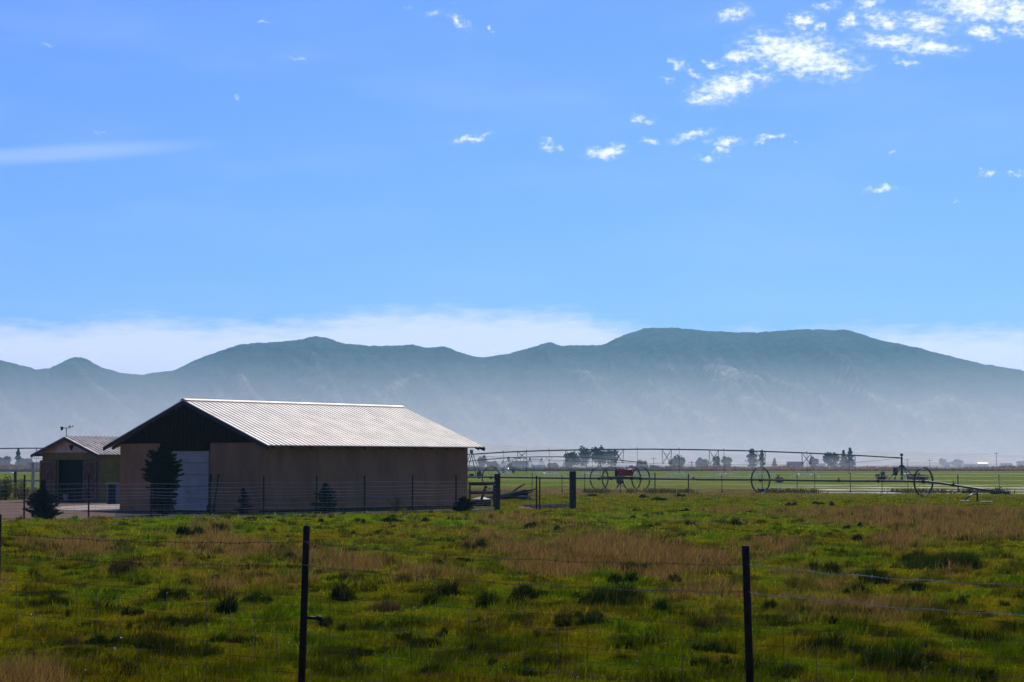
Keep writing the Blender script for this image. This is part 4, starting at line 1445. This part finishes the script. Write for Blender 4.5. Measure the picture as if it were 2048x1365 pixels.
obj('tank_wall', MB().tube([g, g + UP * 0.32, g + UP * 0.34], [0.52, 0.54, 0.54], 24), STEEL, stt, True)
rim = MB()
pr = [(0.56 * math.cos(a), 0.56 * math.sin(a)) for a in np.linspace(0, 2 * math.pi, 25)]
rim.tube([g + Vector((a, b, 0.345)) for a, b in pr], 0.025, 6, False)
obj('rim', rim, WHITE, stt, True)
obj('lid', MB().tube([g + UP * 0.35, g + UP * 0.37], [0.5, 0.46], 24).tube([g + UP * 0.37, g + UP * 0.47], [0.46, 0.1], 24), mat('white lid', (0.4, 0.39, 0.36), rough=0.5), stt)

# heap of poles
hp = gp(1030, 1003)
rs = random.Random(4)
for k in range(20):
    a = gp(978 + rs.uniform(-6, 12), 1002) + UP * (0.08 + 0.20 * rs.random()) + Vector((0, rs.uniform(-.5, .5), 0))
    b = gp(1056 + rs.uniform(-16, 6), 1002) + UP * (0.10 + 0.62 * rs.random()) + Vector((0, rs.uniform(-.7, .7), 0))
    if k == 3:
        b = gp(1050, 1002) + UP * 1.0
        a = gp(1025, 1002) + UP * 0.5
    if k == 5:
        b = gp(1072, 1002) + UP * 0.72
        a = gp(1040, 1002) + UP * 0.45
    md = (a + b) / 2 + Vector((0, 0, rs.uniform(-.04, .07)))
    o = obj('pole', MB().tube([a, md, b], [rs.uniform(.045, .075), rs.uniform(.04, .06), rs.uniform(.03, .045)], 7), WOOD if k % 3 else WOODL, None, True, loc=a)
    lab = 'weathered pole in the heap of poles behind the gap in the fence'
    if k == 3:
        lab = 'pole sticking steeply up out of the heap of poles'
    if k == 5:
        lab = 'pole poking out to the right of the heap of poles'
    tag(o, lab, 'pole', 'heap of weathered poles' if k not in (3, 5) else None)
for k, (xa, ya, xb, yb, z, lab) in enumerate([(1046, 1013, 1136, 1011.5, 0.05, 'long silvery board lying at the back near the lone timber post'),
                                              (1052, 1015, 1138, 1013.5, 0.05, 'long silvery board lying in the middle near the lone timber post'),
                                              (1062, 1016.6, 1138, 1015.4, 0.05, 'shorter silvery board lying in front near the lone timber post')]):
    a, b = gp(xa, ya), gp(xb, yb)
    tag(obj('board', MB().beam(a + UP * z, b + UP * z, 0.14, 0.07), WOODL, None, loc=a + UP * z), lab, 'board')
g = gp(1060, 1001)
tag(obj('concrete_block', MB().prism([g + Vector((-0.28, 0, 0)), g + Vector((0.2, 0, 0)), g + Vector((0.22, 0, 0.1)), g + Vector((-0.1, 0, 0.2)), g + Vector((-0.28, 0, 0.18))], (0, 0.3, 0)), CONC, None, loc=g),
    'small pale broken slab at the right foot of the heap of poles', 'slab')

# ---------------------------------------------------------------- far field fence
ff = thing('wire_fence', 'distant wire fence on thin steel posts between pasture and irrigated field', 'fence', gp(1376, 986))
FX = [(1000, 0), (1064, 0), (1124, 0), (1169, 0), (1240, 0), (1309, 1), (1376, 1), (1443, 0), (1523, 0), (1593, 0), (1628, 0), (1699, 0), (1762, 0), (1814, 0), (1914, 1), (1996, 0), (2070, 0), (2150, 0)]
D_F = 153.0
prev = None
wm = MB()
for px, big in FX:
    p = Vector(((px - 1024) / F * D_F, D_F, 0))
    r = 0.06 if big else 0.035
    h = 1.42 + 0.06 * math.sin(px)
    mb = MB().tube([p - UP * 0.1, p + Vector((0.02 * math.sin(px), 0, h))], r * 0.7, 6)
    mb.box(p + UP * 0.08, (0.1, 0.03, 0.16))
    obj('post', mb, BLACK, ff)
    if prev is not None:
        for z in (0.3, 0.62, 0.95, 1.25):
            wm.tube(sag(prev + UP * z, p + UP * z, 0.03, 4), 0.006, 3, False)
    prev = p
obj('wire_strand', wm, WIRE, ff)

# ---------------------------------------------------------------- wheel line
R_W = 0.965
dirp = Vector((0.617, -0.787, 0)).normalized()
W0 = Vector((27.8, 135.6, 0))


def on_line(px):
    a = px - 1024.0
    t = (a * W0.y - W0.x * F) / (dirp.x * F - a * dirp.y)
    return W0 + dirp * t


wl = thing('wheel_line', 'long aluminium irrigation pipe carried by tall thin wheels across the pasture', 'irrigation line', on_line(1250))
zc = 1.0
end = W0 + dirp * 7.2
pp = [on_line(700) + UP * zc, on_line(900) + UP * zc]
for k in range(24):
    px = 920 + k * 39
    pp.append(on_line(px) + UP * (zc + 0.012 * math.sin(k * 0.9)))
pp += [W0 + UP * zc, W0 + dirp * 1.5 + UP * 0.90, W0 + dirp * 4 + UP * 0.62, end + UP * 0.30]
obj('pipe', MB().tube(pp, 0.075, 8), ALU, wl, True)
for px in (1146, 1386, 1676, 1755, 1907):
    q = on_line(px) + UP * zc if px < 1850 else W0 + dirp * 2.6 + UP * 0.79
    cpl = MB().tube([q - dirp * 0.09, q + dirp * 0.09], 0.11, 8).tube([q, q + UP * 0.25], 0.03, 5)
    obj('coupler', cpl, STEEL, wl)
side = Vector((dirp.y, -dirp.x, 0))
proto = None
wheels = [(1198, 0.0), (1222, 0), (1263, 0), (1281, 0), (982, 0), (1520, 0), (1845, 0)]
for px, _ in wheels:
    c = on_line(px) + UP * (R_W + 0.02)
    if proto is None:
        rimm = MB()
        n = 48
        for k in range(n):
            a0, a1 = 2 * math.pi * k / n, 2 * math.pi * (k + 1) / n
            for (ra, rb, wa, wb) in ((R_W, R_W, -0.065, 0.065),):
                e = []
                for (a, r_, w_) in ((a0, R_W, -.065), (a0, R_W, .065), (a1, R_W, .065), (a1, R_W, -.065), (a0, R_W - .035, -.065), (a0, R_W - .035, .065), (a1, R_W - .035, .065), (a1, R_W - .035, -.065)):
                    e.append(c + side * (math.cos(a) * r_) + UP * (math.sin(a) * r_) + dirp * w_)
                b_ = len(rimm.v)
                rimm.v += e
                for q in ((0, 1, 2, 3), (4, 7, 6, 5), (0, 3, 7, 4), (1, 5, 6, 2)):
                    rimm.f.append(tuple(b_ + z for z in q))
            if k % 4 == 0:
                a = a0
                rimm.box(c + side * (math.cos(a) * (R_W + .012)) + UP * (math.sin(a) * (R_W + .012)), (0.03, 0.13, 0.03), (side, dirp, UP))
        proto = obj('wheel', rimm, STEEL, wl, loc=c)
        pc = c
        sp_ = MB()
        for k in range(8):
            a = 2 * math.pi * k / 8 + 0.2
            sp_.tube([c + dirp * 0.05 * (-1) ** k, c + side * math.cos(a) * R_W * .98 + UP * math.sin(a) * R_W * .98], 0.007, 4, False)
        psp = obj('spoke', sp_, STEEL, proto, loc=c)
        hbm = MB().tube([c - dirp * 0.1, c + dirp * 0.1], 0.12, 10)
        phb = obj('hub', hbm, STEEL, proto, loc=c)
    else:
        w2 = dup_part(proto, c - pc, wl)
        w2.rotation_euler = (0, 0, 0)
        for ch in (psp, phb):
            q = ch.copy()
            COL.objects.link(q)
            q.parent = w2
# drive unit
mc = on_line(1246) + UP * (zc + 0.12)
fr = MB()
for s_ in (-1, 1):
    fr.beam(on_line(1208) + side * 0.35 * s_ + UP * (zc + 0.12), on_line(1272) + side * 0.35 * s_ + UP * (zc + 0.12), 0.08, 0.08)
for px in (1210, 1236, 1268):
    q = on_line(px) + UP * (zc + 0.12)
    fr.beam(q - side * 0.4, q + side * 0.4, 0.07, 0.07)
q = on_line(1239) + UP * zc
fr.box(q - UP * 0.15, (0.4, 0.35, 0.5), (dirp, side, UP))
fr.tube([q - UP * 0.3, q - UP * 0.62 + dirp * 0.35], 0.03, 5)
fr.tube([q - UP * 0.3, q - UP * 0.62 - dirp * 0.35], 0.03, 5)
obj('drive_frame', fr, STEEL, wl)
ebx = MB()
q = on_line(1249.5) + UP * (zc + 0.52)
ex = Vector((1, 0, 0))
ebx.prism([q + dirp * x_ + UP * z_ - side * 0.38 for x_, z_ in ((-.44, -.28), (.48, -.31), (.50, .20), (.4, .26), (-.26, .26), (-.42, .12))], side * 0.76)
ec = obj('engine_cover', ebx, RED, wl)
bv = ec.modifiers.new('edge', 'BEVEL')
bv.width = 0.03
bv.segments = 2
tag(ec, 'red engine cover')
obj('engine', MB().box(q - dirp * 0.72 - UP * 0.1, (0.36, 0.6, 0.5), (dirp, side, UP)).tube([q - dirp * 0.7, q - dirp * 0.7 + UP * 0.35], 0.05, 7), BLACK, wl)
# valve riser lying in the pasture
g = gp(1955, 1003)
vr = thing('irrigation_valve', 'curved grey irrigation riser elbow standing in the grass at the right', 'valve', g)
obj('elbow', MB().tube([gp(1928, 1004) + UP * 0.04, gp(1936, 1004) + UP * 0.28, gp(1946, 1003) + UP * 0.42, g + UP * 0.44], 0.045, 8), STEEL, vr, True)
obj('riser', MB().tube([g - UP * 0.05, g + UP * 0.5], 0.06, 8).tube([g + UP * 0.5, g + UP * 0.62], 0.04, 6), STEEL, vr, True)
for k, (xa, xb, yy) in enumerate([(1921, 1938, 1004.5), (1961, 1985, 1006)]):
    a, b = gp(xa, yy), gp(xb, yy)
    tag(obj('irrigation_pipe', MB().tube([a + UP * 0.05, b + UP * 0.05], 0.045, 7), WHITE, None, loc=a),
        ['short white pipe lying left of the riser elbow', 'white pipe lying in the grass right of the riser elbow'][k], 'pipe')
# small electric marker clump in the pasture
bush('weed_bush', 'single dark upright weed in the green pasture below the pivot', 1664, 1012, 9, 8, (0.02, 0.025, 0.012), 200, 0.03, 'weeds', seed=21)

# ---------------------------------------------------------------- centre pivot
PV = Vector(((1802 - 1024) / 16.0, 250, 0))
T1 = Vector(((943 - 1024) / 14.29, 280, 0))
pdir = (PV - T1).normalized()
pn = Vector((-pdir.y, pdir.x, 0))
prof = [(943, 909), (1000, 905.5), (1040, 903.5), (1100, 901.5), (1200, 899.5), (1300, 898.8), (1400, 900), (1500, 902.3), (1600, 906), (1700, 910.5), (1802, 916.5)]


def piv(px):
    a = px - 1024.0
    t = (a * T1.y - T1.x * F) / (pdir.x * F - a * pdir.y)
    p = T1 + pdir * t
    s = F / p.y
    return p, s


def pivz(px, py):
    p, s = piv(px)
    return p + UP * (HC + (HZ - py) / s)


pyp = lambda px: float(np.interp(px, [a for a, b in prof], [b for a, b in prof]))
pivot = thing('center_pivot', 'long arched irrigation span on trusses running from an A frame tower to a pivot stand', 'irrigation pivot', PV)
obj('span_pipe', MB().tube([pivz(px, pyp(px)) for px in np.linspace(943, 1802, 34)], 0.085, 8), STEEL, pivot, True)
TR = [(1044, 917.5), (1140.5, 923), (1237.5, 926), (1333, 928), (1427, 929.5), (1520.5, 930), (1612, 928.5), (1700, 926)]
for (px, yb) in TR:
    mb = MB()
    p, s = piv(px)
    dx = 9.5
    for sd_ in (-1, 1):
        a0, a1 = pivz(px - dx, pyp(px - dx)), pivz(px + dx, pyp(px + dx))
        b0_, b1_ = pivz(px - dx * .85, yb) + pn * 0.2 * sd_, pivz(px + dx * .85, yb) + pn * 0.2 * sd_
        for u, v in ((a0, b0_), (a1, b1_), (a0, b1_), (a1, b0_)):
            mb.tube([u, v], 0.028, 4, False)
    obj('truss', mb, STEEL, pivot)
rod = MB()
for sd_ in (-1, 1):
    chain = [pivz(948, 912) + pn * 0.1 * sd_] + [pivz(px, yb) + pn * 0.2 * sd_ for px, yb in TR] + [pivz(1795, 918) + pn * 0.1 * sd_]
    for u, v in zip(chain[:-1], chain[1:]):
        rod.tube([u, v], 0.016, 4, False)
obj('truss_rod', rod, STEEL, pivot)
HX = [1006, 1052, 1097, 1183, 1273, 1357, 1446, 1524, 1612, 1696]
for px in HX:
    a = pivz(px, pyp(px))
    mb = MB().tube([a, a + UP * 0.22, a + UP * 0.25 + pn * 0.12, a + UP * 0.1 + pn * 0.2, Vector((a.x, a.y, 0.95)) + pn * 0.2], 0.022, 4)
    mb.tube([Vector((a.x, a.y, 0.80)) + pn * 0.2, Vector((a.x, a.y, 0.95)) + pn * 0.2], 0.05, 6)
    obj('drop_hose', mb, BLACK, pivot)


def tower(root, base, topz, lean=1.1):
    tw = MB()
    top = base + UP * topz
    for a in (-1, 1):
        for b_ in (-0.35, 0.35):
            tw.tube([top + pdir * b_ * 0.3, base + pn * a * 2.0 + pdir * b_ * lean + UP * 0.5], 0.055, 5)
    tw.tube([base + pn * -2.0 + UP * 0.5, base + pn * 2.0 + UP * 0.5], 0.07, 6)
    tw.tube([base + pn * -1.1 + UP * topz * .5, base + pn * 1.1 + UP * topz * .5], 0.03, 4)
    tw.box(top + UP * 0.12, (0.35, 0.3, 0.45), (pdir, pn, UP))
    o = obj('tower', tw, STEEL, root)
    for a in (-1, 1):
        c = base + pn * a * 2.2 + UP * 0.55
        obj('wheel', MB().tube([c - pdir * 0.14, c - pdir * 0.1, c + pdir * 0.1, c + pdir * 0.14], [0.42, 0.55, 0.55, 0.42], 16), BLACK, o)
    obj('gearbox', MB().box(base + UP * 0.55, (0.5, 0.5, 0.35), (pdir, pn, UP)), BLACK, o)
    return o


tower(pivot, T1, HC + (925 - 905) / 14.29)
# stand at the pivot
stn = MB()
for a in (-1, 1):
    for b_ in (-1, 1):
        stn.tube([PV + UP * 1.95 + pdir * 0.12 * a + pn * 0.12 * b_, PV + pdir * 1.45 * a + pn * 1.2 * b_], 0.065, 5)
for z in (0.7, 1.3):
    r_ = 1.33 * (1 - z / 2.1) + .1
    for a in (-1, 1):
        stn.tube([PV + UP * z + pdir * r_ * a + pn * r_, PV + UP * z + pdir * r_ * a - pn * r_], 0.03, 4)
obj('stand', stn, STEEL, pivot)
top = HC + (925 - 917) / 16
ris = MB().tube([PV + UP * 0.0, PV + UP * (top - 0.2)], [0.17, 0.12], 10).tube([PV + UP * (top - 0.2), PV + UP * (top + 0.15)], 0.14, 10)
obj('riser', ris, STEEL, pivot, True)
obj('collector_ring', MB().sphere(PV + UP * (top + 0.42), 0.20).tube([PV + UP * top, PV + UP * (top + 0.3)], 0.05, 6), BLACK, pivot)
obj('control_box', MB().box(PV - pdir * 0.85 + UP * 1.15, (0.5, 0.4, 0.95)).tube([PV - pdir * 0.85, PV - pdir * 0.85 + UP * 1.2], 0.04, 5), BLACK, pivot)
obj('pad', MB().box(PV + UP * 0.08, (2.8, 2.6, 0.16)), CONC, pivot)
q = gp(1821, 963)
tag(obj('wooden_crate', MB().box(q + UP * 0.42, (0.75, 0.6, 0.82)).box(q + UP * 0.86, (0.82, 0.66, 0.05)), mat('orange tan crate', (0.30, 0.13, 0.07), rough=0.8), None, loc=q),
    'orange tan box standing right beside the pivot stand', 'box')
q = gp(1812, 957)
tag(obj('white_tank', MB().tube([q + UP * 0.45 - Vector((0.55, 0, 0)), q + UP * 0.45 - Vector((0.5, 0, 0)), q + UP * 0.45 + Vector((0.5, 0, 0)), q + UP * 0.45 + Vector((0.55, 0, 0))], [.2, .26, .26, .2], 12), mat('white poly tank', (0.8, 0.8, 0.78), rough=0.35), None, True, loc=q),
    'small white tank lying behind the pivot stand', 'tank')
obj_s = None

# spans continuing to the left behind the barn
prv = T1
zt = HC + (925 - 909) / 14.29
pivot2 = thing('center_pivot', 'irrigation span seen at the far left edge, running behind the shed', 'irrigation pivot', Vector(((420 - 1024) / F * 290, 290, 0)))
SPA = [Vector(((420 - 1024) / F * 290, 290, 0)), Vector(((-260 - 1024) / F * 300, 300, 0))]
for (a, b_) in ((T1 + Vector((-0.3, 0, 0)), SPA[0]), (SPA[0], SPA[1])):
    n = 24
    L = (b_ - a).length
    pts = [a.lerp(b_, k / n) + UP * (zt + 0.95 * 4 * (k / n) * (1 - k / n)) for k in range(n + 1)]
    obj('span_pipe', MB().tube(pts, 0.085, 7), STEEL, pivot2, True)
    rod = MB()
    lows = []
    for k in range(1, 8):
        t_ = k / 8
        c = a.lerp(b_, t_) + UP * (zt + 0.95 * 4 * t_ * (1 - t_))
        lo = a.lerp(b_, t_) + UP * (zt - 1.15 * math.sin(math.pi * t_) ** 0.6 + 0.6 * 4 * t_ * (1 - t_))
        lows.append(lo)
        for sd_ in (-0.5, 0.5):
            rod.tube([c, lo + pn * sd_], 0.028, 4, False)
        hs = MB().tube([c, c + UP * 0.2, Vector((c.x, c.y, 0.9))], 0.022, 4)
        obj('drop_hose', hs, BLACK, pivot2)
    ch = [a + UP * zt] + lows + [b_ + UP * zt]
    for u, v in zip(ch[:-1], ch[1:]):
        rod.tube([u, v], 0.03, 4, False)
    obj('truss_rod', rod, STEEL, pivot2)
for b_ in SPA:
    tower(pivot2, b_, zt)

# a second machine, farther off
pv3 = thing('center_pivot', 'second irrigation machine farther away with small A frame towers behind the first span', 'irrigation pivot', Vector(((1016 - 1024) / F * 420, 420, 0)))
st_ = [(905, 400), (1017, 430), (1060, 520), (1083, 560), (1292, 400)]
stp = [Vector(((px - 1024) / F * d, d, 0)) for px, d in st_]
for a, b_ in ((stp[0], stp[4]), (stp[1], stp[2]), (stp[2], stp[3])):
    n = 16
    rise = 1.3 if b_ is stp[4] else 0.6
    zb = 2.5 if b_ is stp[4] else 3.0
    obj('span_pipe', MB().tube([a.lerp(b_, k / n) + UP * (zb - 0.4 + rise * 4 * (k / n) * (1 - k / n)) for k in range(n + 1)], 0.09, 6), STEEL, pv3)
    rod = MB()
    pr_ = a + UP * (zb - 0.5)
    for k in range(1, 6):
        t_ = k / 6
        c = a.lerp(b_, t_) + UP * (zb - 0.4 + rise * 4 * t_ * (1 - t_))
        lo = c - UP * 0.9 * math.sin(math.pi * t_)
        for q in (-0.7, 0.7):
            rod.tube([c + (b_ - a).normalized() * q, lo], 0.035, 4, False)
        rod.tube([pr_, lo], 0.03, 4, False)
        pr_ = lo
    rod.tube([pr_, b_ + UP * (zb - 0.5)], 0.03, 4, False)
    obj('truss_rod', rod, STEEL, pv3)
for b_ in stp[1:4]:
    tower(pv3, b_, 3.1)

# sprays under the drops: thrown droplets
WM = mat('water droplets', (0.85, 0.87, 0.88), rough=0.2, spec=0.5)
sprays = [(1006, 264, 22, 1.5, 2.2, 'tall cone of spray left of the thin gate stakes'), (1097, 262, 26, 2.6, .8, 'flat spray under the drop hose right of the wire gate stakes'),
          (1183, 260, 26, 2.6, .8, 'flat spray behind the leftmost wheel of the drive unit'), (1273, 258, 26, 2.4, .8, 'flat spray behind the right hand wheels of the drive unit'),
          (1357, 257, 24, 2.4, .8, 'flat spray under the domed tree'), (1446, 255, 24, 2.4, .8, 'flat spray below the pair of trees left of the poplars'),
          (1524, 254, 24, 2.2, .7, 'faint flat spray above the middle irrigation wheel'), (22, 300, 24, 4.5, 1.1, 'bright spray at the far left behind the white rails'),
          (1612, 253, 24, 2.2, .7, 'faint flat spray right of the middle irrigation wheel')]
for px, d, h_, w_, hz_, lab in sprays:
    n = 1100 if hz_ < 2 else 1400
    x0 = (px - 1024) / F * d
    r = w_ * rng.random(n) ** 1.9
    a = rng.uniform(0, 2 * np.pi, n)
    if hz_ < 2:
        z = 0.8 - 0.02 + hz_ * (r / w_) * 0.7 - 0.9 * (r / w_) ** 2.2 + rng.normal(size=n) * 0.10 * (r / w_)
    else:
        u = rng.random(n)
        z = 0.7 + hz_ * (1 - u) * 0.85
        r = w_ * u * rng.uniform(0.6, 1, n) * 0.9
    pts = np.stack([x0 + r * np.cos(a), d + r * np.sin(a), np.maximum(z, 0.05)], 1)
    root = Vector((x0, d, 0))
    V = []
    sc_ = 0.045 * rng.uniform(0.6, 1.5, n)
    t0 = rng.normal(size=(n, 3)) * sc_[:, None]
    t1_ = rng.normal(size=(n, 3)) * sc_[:, None]
    V = np.stack([pts, pts + t0, pts + t1_], 1).reshape(-1, 3) - np.array(root)
    o = npmesh('water_spray', V, np.full(n, 3), np.arange(3 * n), WM)
    o.location = root
    tag(o, lab, 'water spray', 'sprays thrown by the irrigation pivot')

# ---------------------------------------------------------------- white rail fence at the left
rl = thing('rail_fence', 'white rail fence left of the shed with one thick tall post', 'fence', Vector(((68 - 1024) / F * 128, 128, 0)))
dW = 128.0
sW = F / dW
PW = lambda px, z: Vector(((px - 1024) / F * dW, dW, z))
WP = mat('white paint', (0.45, 0.41, 0.35), (0.34, 0.31, 0.26), 0.6, scale=2)
obj('post', MB().box(PW(68.5, 1.15), (0.19, 0.17, 2.3)), WP, rl)
for px in (33, -60, -150):
    obj('post', MB().box(PW(px, 0.85), (0.17, 0.15, 1.7)), STEEL if px == 33 else WP, rl)
for yr in (942.5, 962):
    z = HC - (yr - 925) / sW
    obj('rail', MB().box((PW(-200, z) + PW(88, z)) / 2 + Vector((0, 0.12, 0)), ((PW(88, z) - PW(-200, z)).length, 0.06, 0.11)), WP, rl)

# ---------------------------------------------------------------- far houses and poles
def house(label, px, base_d, wpx, wall_h, roof_h, wcol, rcol, group='far farm buildings'):
    s = F / base_d
    x = (px - 1024) / s
    w = wpx * (0.6 if base_d > 800 else 0.9) / s
    dp = w * 0.5
    c = Vector((x, base_d, 0))
    root = thing('farm_building', label, 'building', c, group)
    obj('wall', MB().box(c + UP * wall_h / 2, (w, dp, wall_h)), wcol, root)
    rb = MB()
    for s_ in (-1, 1):
        rb.prism([c + Vector((-w * .53, s_ * dp * .58, wall_h - .05)), c + Vector((w * .53, s_ * dp * .58, wall_h - .05)), c + Vector((w * .53, 0, wall_h + roof_h)), c + Vector((-w * .53, 0, wall_h + roof_h))], (0, 0, 0.12))
    rb.prism([c + Vector((-w * .49, -dp * .49, wall_h - 0.04)), c + Vector((-w * .49, dp * .49, wall_h - 0.04)), c + Vector((-w * .49, 0, wall_h + roof_h - .03))], (w * .98, 0, 0))
    obj('roof', rb, rcol, root)
    for k in (-0.25, 0.2):
        obj('window', MB().box(c + Vector((w * k, -dp / 2 - 0.03, wall_h * .55)), (w * 0.1, 0.08, wall_h * .35)), BLACK, root)
    obj('door', MB().box(c + Vector((w * -0.02, -dp / 2 - 0.03, wall_h * .4)), (0.9, 0.06, wall_h * .78)), WHITE, root)
    return root


DARKR = mat('dark shingle roof', (0.06, 0.055, 0.06), rough=0.9)
PALE = mat('pale wall', (0.5, 0.48, 0.46), rough=0.8)
BRT = mat('bright tin roof', (0.42, 0.42, 0.42), rough=0.4, metal=0.3)
for a in [('long low farmhouse with a dark roof right of the pointed tree', 1589, 620, 34, 1.2, 1.2, PALE, DARKR),
          ('low pale roofed shed left of the farmyard grove', 1640, 620, 20, 1.0, .7, PALE, BRT),
          ('bright roofed barn below the round hazy tree on the right', 1892, 900, 20, 1.4, .8, PALE, BRT),
          ('bright roofed shed below the wide hazy tree on the right', 1916, 900, 16, 1.4, .7, PALE, BRT),
          ('long pale shed right of the trailing hedge tree', 1963, 900, 34, 1.5, .7, PALE, BRT),
          ('grey roofed shed seen behind the first span near the barn', 1040, 640, 36, 1.6, 1.0, PALE, DARKR),
          ('low shed with a bright roof left of the big grove', 1076, 640, 30, 1.4, .8, PALE, BRT),
          ('dark roofed shed between the far left trees and the small shed', 70, 560, 30, 1.4, .8, PALE, DARKR),
          ('bright roofed shed near the right edge of the view', 2005, 900, 18, 1.2, .7, PALE, BRT)]:
    house(*a)


def pole(px, top, d, lab):
    s = F / d
    x = (px - 1024) / s
    H = HC + (925 - top) / s
    r = thing('utility_pole', lab, 'utility pole', (x, d, 0), 'far utility poles')
    obj('mast', MB().tube([(x, d, 0), (x, d, H)], [0.16, 0.1], 6), BARK, r)
    obj('crossarm', MB().box((x, d, H - 0.5), (2.0, 0.12, 0.14)), BARK, r)


pole(1991, 905, 780, 'tallest far utility pole, right of the far farm')
pole(1813, 918, 780, 'far utility pole just right of the pivot stand')
pole(1858, 919, 780, 'far utility pole between the pivot stand and the round hazy tree')
pole(1383, 922, 560, 'dark utility pole between the domed tree and the small oval tree')
pole(1307, 915, 780, 'faint far utility pole left of the domed tree')

# small pale flowers and seed heads in the near grass
n = 420
x, y = scatter(n, 19, 60)
k = off_yard(x, y)
x, y = x[k], y[k]
n = len(x)
z = gz(x, y) + rng.uniform(0.06, 0.16, n)
pts = np.stack([x, y, z], 1)
t0 = rng.normal(size=(n, 3)) * 0.011
t1_ = rng.normal(size=(n, 3)) * 0.011
V = np.stack([pts, pts + t0, pts + t1_], 1).reshape(-1, 3)
o = npmesh('seed_heads', V, np.full(n, 3), np.arange(3 * n), mat('pale seed heads', (0.75, 0.72, 0.6), rough=0.8))
tag(o, 'tiny pale seed heads speckling the near grass', 'seed heads', kind='stuff')
